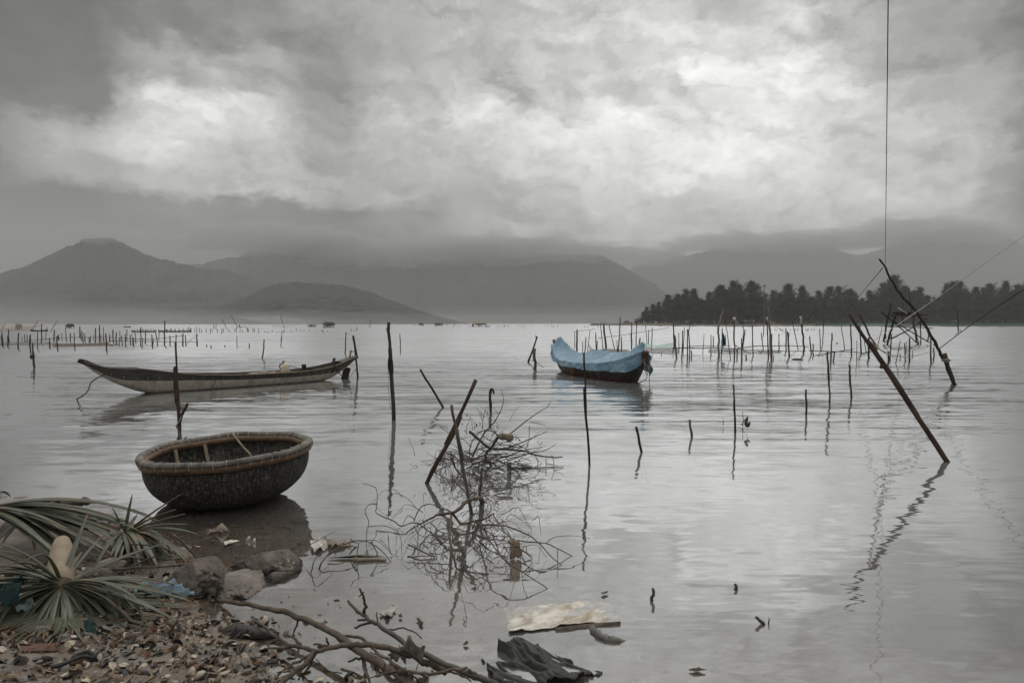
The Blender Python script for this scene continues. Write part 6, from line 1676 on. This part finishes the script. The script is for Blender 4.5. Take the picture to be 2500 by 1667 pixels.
for pts, z, w_ in (([(0, 1300), (60, 1260), (140, 1210), (250, 1195), (330, 1230), (400, 1290), (440, 1345)], [.03, .06, .08, .08, .07, .04, 0], 8), ([(-60, 1390), (-30, 1330), (30, 1270), (110, 1235), (200, 1240)], [0, .05, .08, .1, .08], 9), ([(160, 1180), (200, 1210), (330, 1190), (420, 1260)], [.2, .15, .14, .08], 5), ([(200, 1240), (170, 1270), (150, 1290)], [.1, .05, .02], 10), ([(215, 1215), (205, 1290), (208, 1400)], [.14, .06, 0], 6), ([(300, 1200), (345, 1280), (330, 1310)], [.14, .05, 0], 7), ([(-120, 1420), (-90, 1330), (-40, 1280), (30, 1250)], [0, .1, .12, .1], 6), ([(-145, 1230), (-100, 1210), (-30, 1170), (60, 1130)], [.1, .14, .14, .1], 5), ([(360, 1185), (420, 1240), (450, 1300)], [.12, .08, 0], 4)):
    pp_ = [p - root.location for p in path_z(t3, pts, z)]
    mb = MB(); k = 7 / FP / 2.851 / 2; branch(mb, pp_, w_ * k, w_ * k * .6, n=5, sm=3); mb.build('twig', W_bark2, root)
mb = MB(); branch(mb, path_z(t3, [(180, 1330), (260, 1328), (340, 1326), (410, 1328)], .012), .022, .010, n=9)
tag(mb.build('ringed_stem', W_pale), 'orange-brown ringed plant stem floating among the leftmost twigs', 'stem')
mb = MB()
for k in range(7):
    p = P(*t3(-20 + k * 14, 1315 + random.uniform(-8, 8)), .01); mb.add([p, p + Vector((.2, .03, .01)), p + Vector((.42, random.uniform(-.02, .04), .005)), p + Vector((.2, -.01, .012))], [(0, 1, 2, 3)])
tag(mb.build('dead_leaf', material('wet_leaf', (.12, .13, .09), (.07, .075, .05))), 'wet grey-green strap leaves floating left of the ringed stem', 'leaf')

# ------------------------------------------------------------------ cut spiky plants
def leaf_extra(b, co, col):
    t = b.n('ShaderNodeAttribute', attribute_name='along').outputs['Fac']
    nz = b.noise(co, 9, 3)
    tipf = b.maprange(b.math('ADD', t, b.math('MULTIPLY', b.math('SUBTRACT', nz, .5), .35)), .88, .99)
    col = b.mix(tipf, col, (.23, .10, .045))
    dry = b.maprange(b.noise(b.scale(co, (1, 1, 1), loc=(7, 3, 1)), 4.2, 2), .60, .68)
    col = b.mix(b.math('MULTIPLY', dry, .75), col, (.16, .115, .065))
    return b.mix(b.maprange(t, .12, .0), col, (.20, .19, .13))
M_spike = material('spiky_leaf', (.104, .110, .074), (.056, .061, .041), rough=.42, scale=5, stretch=(1, 1, 1), extra=leaf_extra, spec=.45)
def strap(mb, al, p, d, L, w, droop, side=0.0, ridge=.35, n=11, kink=None, floor=True, up0=None):
    d = Vector(d).normalized(); pos = Vector(p); rows = []
    cur = d.copy(); step = L / n
    for i in range(n + 1):
        t = i / n
        s = cur.cross(Vector((0, 0, 1)))
        s = s.normalized() if s.length > .05 else Vector((1, 0, 0))
        nn = s.cross(cur).normalized()
        ww = w * (.75 + .5 * min(t * 3, 1)) * (1 - t ** 2.6) * .5 + .0012
        rows.append([pos - s * ww + nn * ww * ridge, pos - nn * ww * ridge * .4, pos + s * ww + nn * ww * ridge])
        al += [t] * 3
        g_ = droop
        if kink and t > kink[0]: g_ += kink[1]
        cur = (cur + Vector((side * .12, 0, -g_ / n * 1.6))).normalized()
        pos = pos + cur * step
        if floor:
            gz = max(ground_z(pos.x, pos.y, False), 0) + .015
            if pos.z < gz: pos.z = gz; cur.z = max(cur.z, 0)
    mb.grid(rows)
def spiky(name, label, crown, leaves, trunk=None, seed=1):
    root = empty(name, crown, label, 'plant')
    rnd = random.Random(seed)
    fan = MB(); al = []
    for lf in leaves:
        strap(fan, al, crown, *lf[:4], **(lf[4] if len(lf) > 4 else {}))
    for q in range(len(fan.v)): fan.v[q] = tuple(Vector(fan.v[q]) - crown)
    me = fan.mesh('leaves', M_spike)
    at = me.attributes.new('along', 'FLOAT', 'POINT'); at.data.foreach_set('value', al)
    o = link('leaves', me, None, root); so = o.modifiers.new('thickness', 'SOLIDIFY'); so.thickness = .004
    if trunk: 
        g = MB(); pts, rad = trunk
        g.tube([p - crown for p in pts], rad, 20, rough=.03); g.build('trunk', M_trunk, root)
    return root
def ring_extra(b, co, col):
    s = b.n('ShaderNodeSeparateXYZ'); b.set(s.inputs[0], b.n('ShaderNodeTexCoord').outputs['Object'])
    q = b.math('ADD', b.math('MULTIPLY', b.vmath('DOT_PRODUCT', b.n('ShaderNodeTexCoord').outputs['Object'], tuple(RINGDIR)), 330.0), b.math('MULTIPLY', b.noise(co, 5, 2), 7.0))
    return b.mix(b.maprange(b.math('SINE', q), .2, .9), col, (.13, .098, .068))
RINGDIR = (Vector(Q(151, 1319, 5.05)) - Vector(Q(150, 1428, 4.42))).normalized()
M_trunk = material('ringed_trunk', (.38, .31, .225), (.26, .20, .14), rough=.75, scale=7, extra=ring_extra, bump=.004, bscale=40)
RINGDIR = Vector((.85, -.25, -.2)).normalized()
M_trunk2 = material('fallen_ringed_trunk', (.33, .26, .19), (.21, .16, .115), rough=.75, scale=7, extra=ring_extra, bump=.004, bscale=40)
rs = random.Random(21)
cr1 = Vector(Q(150, 1428, 4.42))
lv = []
ax = Vector((.42, -.80, .42)).normalized(); e1 = ax.cross(Vector((0, 0, 1))).normalized(); e2 = e1.cross(ax)
for k in range(230):                              # star of leaves round the cut crown, facing the water's edge
    ph = rs.uniform(0, 6.283); th = R(rs.uniform(38, 104))
    if math.sin(ph) > .25 and rs.random() < .6: ph = -ph
    d_ = ax * math.cos(th) + (e1 * math.cos(ph) + e2 * math.sin(ph)) * math.sin(th)
    if d_.z > .30 and d_.y > -.25: continue
    L = rs.uniform(.50, .88) * (1 if abs(d_.x) > .4 else .80)
    lv.append(((d_.x, d_.y, d_.z), L, rs.uniform(.017, .028), rs.uniform(.15, .9), dict(side=rs.uniform(-.4, .4), kink=(rs.uniform(.4, .75), rs.uniform(0, 3.2) * (rs.random() < .6)))))
def toward(cr, px, py, Yo, L=None):
    e = Q(px, py, Yo) - cr; return (e.x, e.y, e.z), (L or e.length)
for (x, y, Yo, dr, wd) in ((1620, 455, 5.1, .15, .038), (1520, 772, 4.5, .25, .036), (835, 260, 4.9, .05, .026), (20, 615, 4.5, .35, .042), (160, 735, 4.6, .4, .03), (0, 950, 4.2, .2, .045), (1850, 905, 4.35, .25, .034), (1600, 985, 4.2, .3, .034), (1780, 1045, 4.1, .3, .03), (600, 820, 4.4, .0, .05), (700, 700, 4.75, .2, .045), (780, 560, 4.9, .15, .03), (960, 450, 4.95, .1, .02)):
    d, L = toward(cr1, *k3(x, y), Yo); lv.append(((d[0], d[1], d[2] + .1 * L), L * 1.04, wd, dr))
td_ = Vector(Q(151, 1319, 5.05)) - cr1
tp_ = [cr1 + td_ * q for q in (-.03, .2, .45, .72, .95, 1.0)]
spiky('cut_spiky_plant', 'large cut spiky plant, leaves splayed forward and beige trunk stub up', cr1, lv, (tp_, [.070, .080, .082, .074, .055, .018]))
cr2 = Vector(Q(306, 1301, 5.55)); lv = []
for (x, y, Yo, dr, wd) in ((1262, 40, 5.6, 0, .034), (1080, 155, 5.5, .02, .036), (1690, 20, 5.6, .1, .04), (1635, 135, 5.55, .2, .036), (1735, 190, 5.5, .1, .034), (1850, 278, 5.4, .3, .042), (1760, 245, 5.6, .25, .034), (1835, 420, 5.3, .6, .04), (1800, 400, 5.2, .6, .034), (1520, 490, 5.1, .6, .04), (1350, 500, 5.1, .7, .036), (1230, 430, 5.2, .9, .044), (1060, 565, 5.2, .2, .036), (1100, 540, 5.1, .3, .036), (1150, 560, 5.15, .3, .036), (1310, 210, 5.7, .1, .03), (1340, 400, 5.2, .6, .03), (1000, 420, 5.4, .5, .035), (1020, 390, 5.7, .4, .035), (1440, 480, 5.2, .6, .03), (1500, 250, 5.8, .2, .03), (1620, 420, 5.3, .6, .03), (1420, 240, 5.9, .1, .03)):
    d, L = toward(cr2, *k3(x, y), Yo); lv.append(((d[0], d[1], d[2] + .35 * dr * L), L * 1.05, wd, dr))
for k in range(44):
    a = rs.uniform(-1.9, 1.0); lv.append(((math.cos(a), math.sin(a), rs.uniform(-.1, .5)), rs.uniform(.30, .58), rs.uniform(.018, .028), rs.uniform(.6, 1.6), dict(kink=(rs.uniform(.3, .7), rs.uniform(0, 2.2)))))
spiky('cut_spiky_plant', 'smaller spiky plant leaning right in front of the basket boat', cr2, lv, None)
cr3 = Vector((-4.35, 5.55, .42)); lv = []
for k in range(46):
    a = rs.uniform(-.55, .40); lv.append(((math.cos(a), math.sin(a), rs.uniform(-.05, .30)), rs.uniform(.9, 1.5), rs.uniform(.030, .048), rs.uniform(.25, .6)))
for k in range(10):
    a = rs.uniform(1.8, 4.2); lv.append(((math.cos(a), math.sin(a), rs.uniform(.1, .7)), rs.uniform(.6, 1.0), .05, rs.uniform(.5, 1.0)))
spiky('cut_spiky_plant', 'broad-leaved spiky plant lying along the left edge behind the trunk stub', cr3, lv, None)
cr4 = Vector(Q(80, 1247, 6.0)); lv = []
for (x, y, Yo, dr, wd) in ((370, 70, 6.0, .0, .05), (550, 72, 6.1, .1, .04), (1050, 208, 6.2, .15, .04), (-40, 400, 5.5, .3, .075), (-60, 330, 5.4, .3, .06), (0, 420, 5.6, .4, .05), (820, 240, 6.1, .1, .02), (330, 420, 5.5, .5, .05), (700, 330, 5.7, .4, .05)):
    d, L = toward(cr4, *k3(x, y), Yo); lv.append(((d[0], d[1], d[2] + .35 * dr * L), L * 1.04, wd, dr))
spiky('cut_spiky_plant', 'sparse spiky plant farthest back, with folded leaves over the driftwood log', cr4, lv, None)

# logs and sticks on the bank
g = MB(); branch(g, [Q(*k3(-120, 190), 6.9), Q(*k3(0, 172), 6.95), Q(*k3(200, 145), 7.0), Q(*k3(400, 112), 7.05), Q(*k3(600, 108), 7.1), Q(*k3(760, 105), 7.1), Q(*k3(845, 98), 7.1)], .052, .035, n=12, rough=.12)
branch(g, [Q(*k3(770, 105), 7.1), Q(*k3(790, 80), 7.1), Q(*k3(815, 65), 7.1)], .03, .022, n=8)
branch(g, [Q(*k3(400, 118), 7.05), Q(*k3(420, 95), 7.05), Q(*k3(560, 88), 7.05)], .03, .02, n=8)
tag(g.build('driftwood_log', W_bark2), 'dark waterlogged log at the waterline on the left edge', 'log')
g = MB(); branch(g, [Q(*k3(470, 222), 6.1), Q(*k3(560, 228), 6.1), Q(*k3(680, 262), 6.0), Q(*k3(840, 325), 5.9), Q(*k3(1000, 348), 5.85), Q(*k3(1140, 352), 5.8)], .045, .03, n=14, rough=.03)
tag(g.build('fallen_trunk', M_trunk2), 'beige ringed trunk lying between the back plants', 'trunk')
g = MB(); branch(g, [Q(*k3(300, 235), 6.25), Q(*k3(380, 228), 6.2), Q(*k3(450, 245), 6.15)], .07, .06, n=12, rough=.1)
tag(g.build('rotten_stump', W_bark2), 'dark rotten stump under the folded leaves at left', 'stump')
for pts, Yo, w_, lab, mt in (([(680, 248), (800, 262), (960, 262), (1085, 265), (1040, 300), (930, 330)], 6.1, .014, 'looped dark root beside the beige fallen trunk', W_bark2),
    ([(860, 310), (930, 270), (1030, 238)], 6.05, .006, 'thin grey twig slanting over the looped root', W_bark),
    ([(330, 800), (400, 720), (470, 650), (510, 620)], 5.1, .02, 'brown stick leaning left of the beige trunk stub', W_bark),
    ([(1240, 500), (1400, 512), (1560, 540), (1690, 605)], 5.15, .006, 'thin reddish twig below the smaller spiky plant', W_brown),
    ([(1660, 410), (1760, 500), (1840, 590), (1915, 655)], 5.15, .011, 'thin bare stem falling from the smaller spiky plant to the rock', W_bark),
    ([(1620, 390), (1700, 490), (1840, 570)], 5.2, .006, 'thin dark vine beside the bare stem at the rock', W_bark2),
    ([(1140, 635), (1260, 630), (1370, 640)], 5.05, .012, 'short dark stick on the mud right of the pale block', W_bark2),
    ([(1040, 745), (1300, 725), (1550, 715), (1760, 695)], 4.95, .009, 'long thin brown stick reaching the shell-crusted rock', W_bark),
    ([(1090, 780), (1250, 720), (1400, 650), (1480, 620)], 5.0, .009, 'thin crooked stick crossing the long brown stick', W_bark),
    ([(1155, 905), (1190, 970), (1310, 1050)], 4.6, .006, 'dark curved twig left of the blue plastic', W_bark2),
    ([(1695, 1225), (1650, 1310), (1540, 1360), (1420, 1345)], 3.95, .007, 'dark forked twig at the edge of the shells', W_bark2),
    ([(-40, 770), (60, 800), (210, 745)], 4.9, .03, 'short dark log end at the left edge behind the big spiky plant', W_bark2),
    ([(-30, 745), (40, 750), (90, 740)], 4.8, .014, 'rust-brown dry leaf stalk at the left edge', W_brown),
    ([(1350, 1345), (1200, 1365), (1280, 1330)], 3.9, .006, 'thin straw on the shells under the spiky leaves', W_pale)):
    g = MB(); branch(g, [Q(*k3(x, y), Yo) for x, y in pts], w_, w_ * .6, n=7); tag(g.build('stick' if 'twig' not in lab else 'twig', mt), lab, 'stick' if 'twig' not in lab else 'twig')
# dead matted litter on the mud between the plants and the rocks
g = MB(); rl_ = random.Random(77)
for k in range(420):
    x, y = rl_.uniform(150, 480), rl_.uniform(1330, 1480)
    p = G(x, y, .012); a = rl_.uniform(0, 6.28); L = rl_.uniform(.03, .14); w_ = rl_.uniform(.0015, .006)
    d = Vector((math.cos(a), math.sin(a), rl_.uniform(-.05, .2))) * L; s_ = Vector((-math.sin(a), math.cos(a), 0)) * w_
    g.add([p - s_, p + s_, p + d + s_ * .4 + Vector((0, 0, .006)), p + d - s_ * .4 + Vector((0, 0, .006))], [(0, 1, 2, 3)], rl_.randint(0, 2))
tag(g.build('dead_litter', (W_bark, W_bark2, W_pale), smooth=False), 'matted dead stalks and straw on the mud', None, None, 'stuff')

# ------------------------------------------------------------------ shells
M_sh = [material('shell_cream', (.52, .45, .36), (.30, .24, .18), scale=30, rough=.6), material('shell_brown', (.22, .155, .105), (.11, .078, .054), scale=30, rough=.6),
        material('shell_grey', (.20, .185, .165), (.10, .092, .083), scale=30, rough=.55), material('shell_dark', (.05, .043, .038), (.025, .022, .02), scale=30, rough=.5), material('shell_rust', (.17, .075, .045), (.1, .05, .032), scale=30, rough=.7)]
def shell(mb, p, r, rnd, mi):
    M_ = Matrix.Rotation(rnd.uniform(0, 6.28), 3, 'Z') @ Matrix.Rotation(rnd.gauss(0, .75), 3, 'X') @ Matrix.Rotation(rnd.gauss(0, .6), 3, 'Y')
    el_ = rnd.uniform(.5, .9); cup = rnd.uniform(-.9, 1.0); n = 9
    vs = [p + M_ @ Vector((0, 0, cup * r * .55))]
    for ring_, q in ((1, .6), (2, 1.0)):
        for k in range(n):
            a = 6.283 * k / n; j = rnd.uniform(.8, 1.15)
            vs.append(p + M_ @ Vector((math.cos(a) * r * q * j, math.sin(a) * r * q * el_ * j, cup * r * (.55 - .55 * q * q) + rnd.uniform(-.06, .06) * r)))
    fs = [(0, 1 + k, 1 + (k + 1) % n) for k in range(n)] + [(1 + k, 1 + n + k, 1 + n + (k + 1) % n, 1 + (k + 1) % n) for k in range(n)]
    mb.add(vs, fs, mi)
g = MB(); rsx = random.Random(99); cnt = 0
while cnt < 7400:
    x, y = rsx.uniform(-4.8, .4), rsx.uniform(2.9, 5.2)
    d = shore_dist(x, y)
    if y < 3.0 or d < -.55: continue
    if d < 0 and rsx.random() > math.exp(d * 6) * .55: continue
    if y > 4.5 and rsx.random() > .35: continue
    if fbm(x * 2.2, y * 2.2, 4, 3) < -.28 and rsx.random() < .6: continue
    r = rsx.choice((.007, .009, .012, .016, .022, .031)) * rsx.uniform(.8, 1.25)
    z = ground_z(x, y) + r * rsx.uniform(.05, .55)
    mi = rsx.choices((0, 1, 2, 3, 4), (.24, .28, .20, .25, .03))[0]
    shell(g, Vector((x, y, z)), r, rsx, mi); cnt += 1
tag(g.build('shell_litter', M_sh, smooth=False), 'oyster shells and broken bits littering the bank', None, None, 'stuff')
g = MB(); cnt = 0
while cnt < 900:                                   # drowned shells under the clear shallows
    x, y = rsx.uniform(-3.2, 2.4), rsx.uniform(3.2, 7.4)
    d = shore_dist(x, y)
    if d > 0 or d < -2.2 or rsx.random() > math.exp(d * 1.1): continue
    r = rsx.uniform(.008, .026); shell(g, Vector((x, y, ground_z(x, y) + r * .25)), r, rsx, rsx.choices((0, 1, 2), (.5, .3, .2))[0]); cnt += 1
tag(g.build('sunken_shells', M_sh, smooth=False), 'pale shell bits lying under the clear shallows', None, None, 'stuff')
for (cf, x, y, r, mi, lab, nm) in ((k4, 500, 1340, .034, 4, 'rust-red shard, upper one of two among the shells', 'shard'), (k4, 345, 1400, .036, 4, 'rust-orange shard, lower one of two among the shells', 'shard'), (k4, 385, 1480, .048, 0, 'large pale oyster shell near the bottom edge', 'shell'), (k4, 1060, 905, .05, 0, 'rounded white shell just showing at the water by the weed', 'shell'),
    (k4, 850, 1350, .045, 2, 'grey mussel shell at the edge of the shells', 'shell'), (k4, 1930, 1480, .036, 3, 'dark mussel shell at the bottom below the forked driftwood', 'shell'), (k4, 1610, 1545, .040, 0, 'pale shell cut by the bottom edge under the driftwood', 'shell')):
    p = G(*cf(x, y), .02 if nm != 'shell' or x != 1060 else .0); g = MB(); rr_ = random.Random(x); shell(g, p, r, rr_, 0)
    o = g.build(nm, M_sh[mi], origin=p); so = o.modifiers.new('thickness', 'SOLIDIFY'); so.thickness = .005; tag(o, lab, nm)
for (x0, y0, x1, y1, lab) in ((65, 1592, 135, 1585, 'broken red brick among the shells at the left'), (185, 1618, 225, 1612, 'small red brick scrap right of the broken brick')):
    a = G((x0 + x1) / 2, (y0 + y1) / 2, -.006); w_ = (x1 - x0) * a.y / FP
    bm = bmesh.new(); bmesh.ops.create_cube(bm, size=1); bmesh.ops.subdivide_edges(bm, edges=bm.edges[:], cuts=4, use_grid_fill=True)
    for v in bm.verts:
        f = 1 + .40 * fbm(v.co.x * 3 + x0, v.co.y * 3, v.co.z * 3, 3); v.co = Vector((v.co.x * w_ * f, v.co.y * .075 * f, v.co.z * .05 * f))
    me = bpy.data.meshes.new('brick'); bm.to_mesh(me); bm.free()
    o = link('brick', me, material('red_brick', (.15, .075, .055), (.075, .05, .04), scale=14, bump=.004), None, a); o.rotation_euler = (.1, .05, .2); tag(o, lab, 'brick')
g = MB(); g.tube(smooth_path([G(125, 1628, .03), G(160, 1618, .035), G(200, 1602, .04), G(232, 1604, .03), G(215, 1590, .05), G(190, 1598, .04)], 5), .011, 6)
tag(g.build('rubber_strap', material('black_rubber', (.02, .02, .02), (.035, .033, .03), rough=.6)), 'looped black rubber strap lying on the shells', 'strap')
settle_labels()
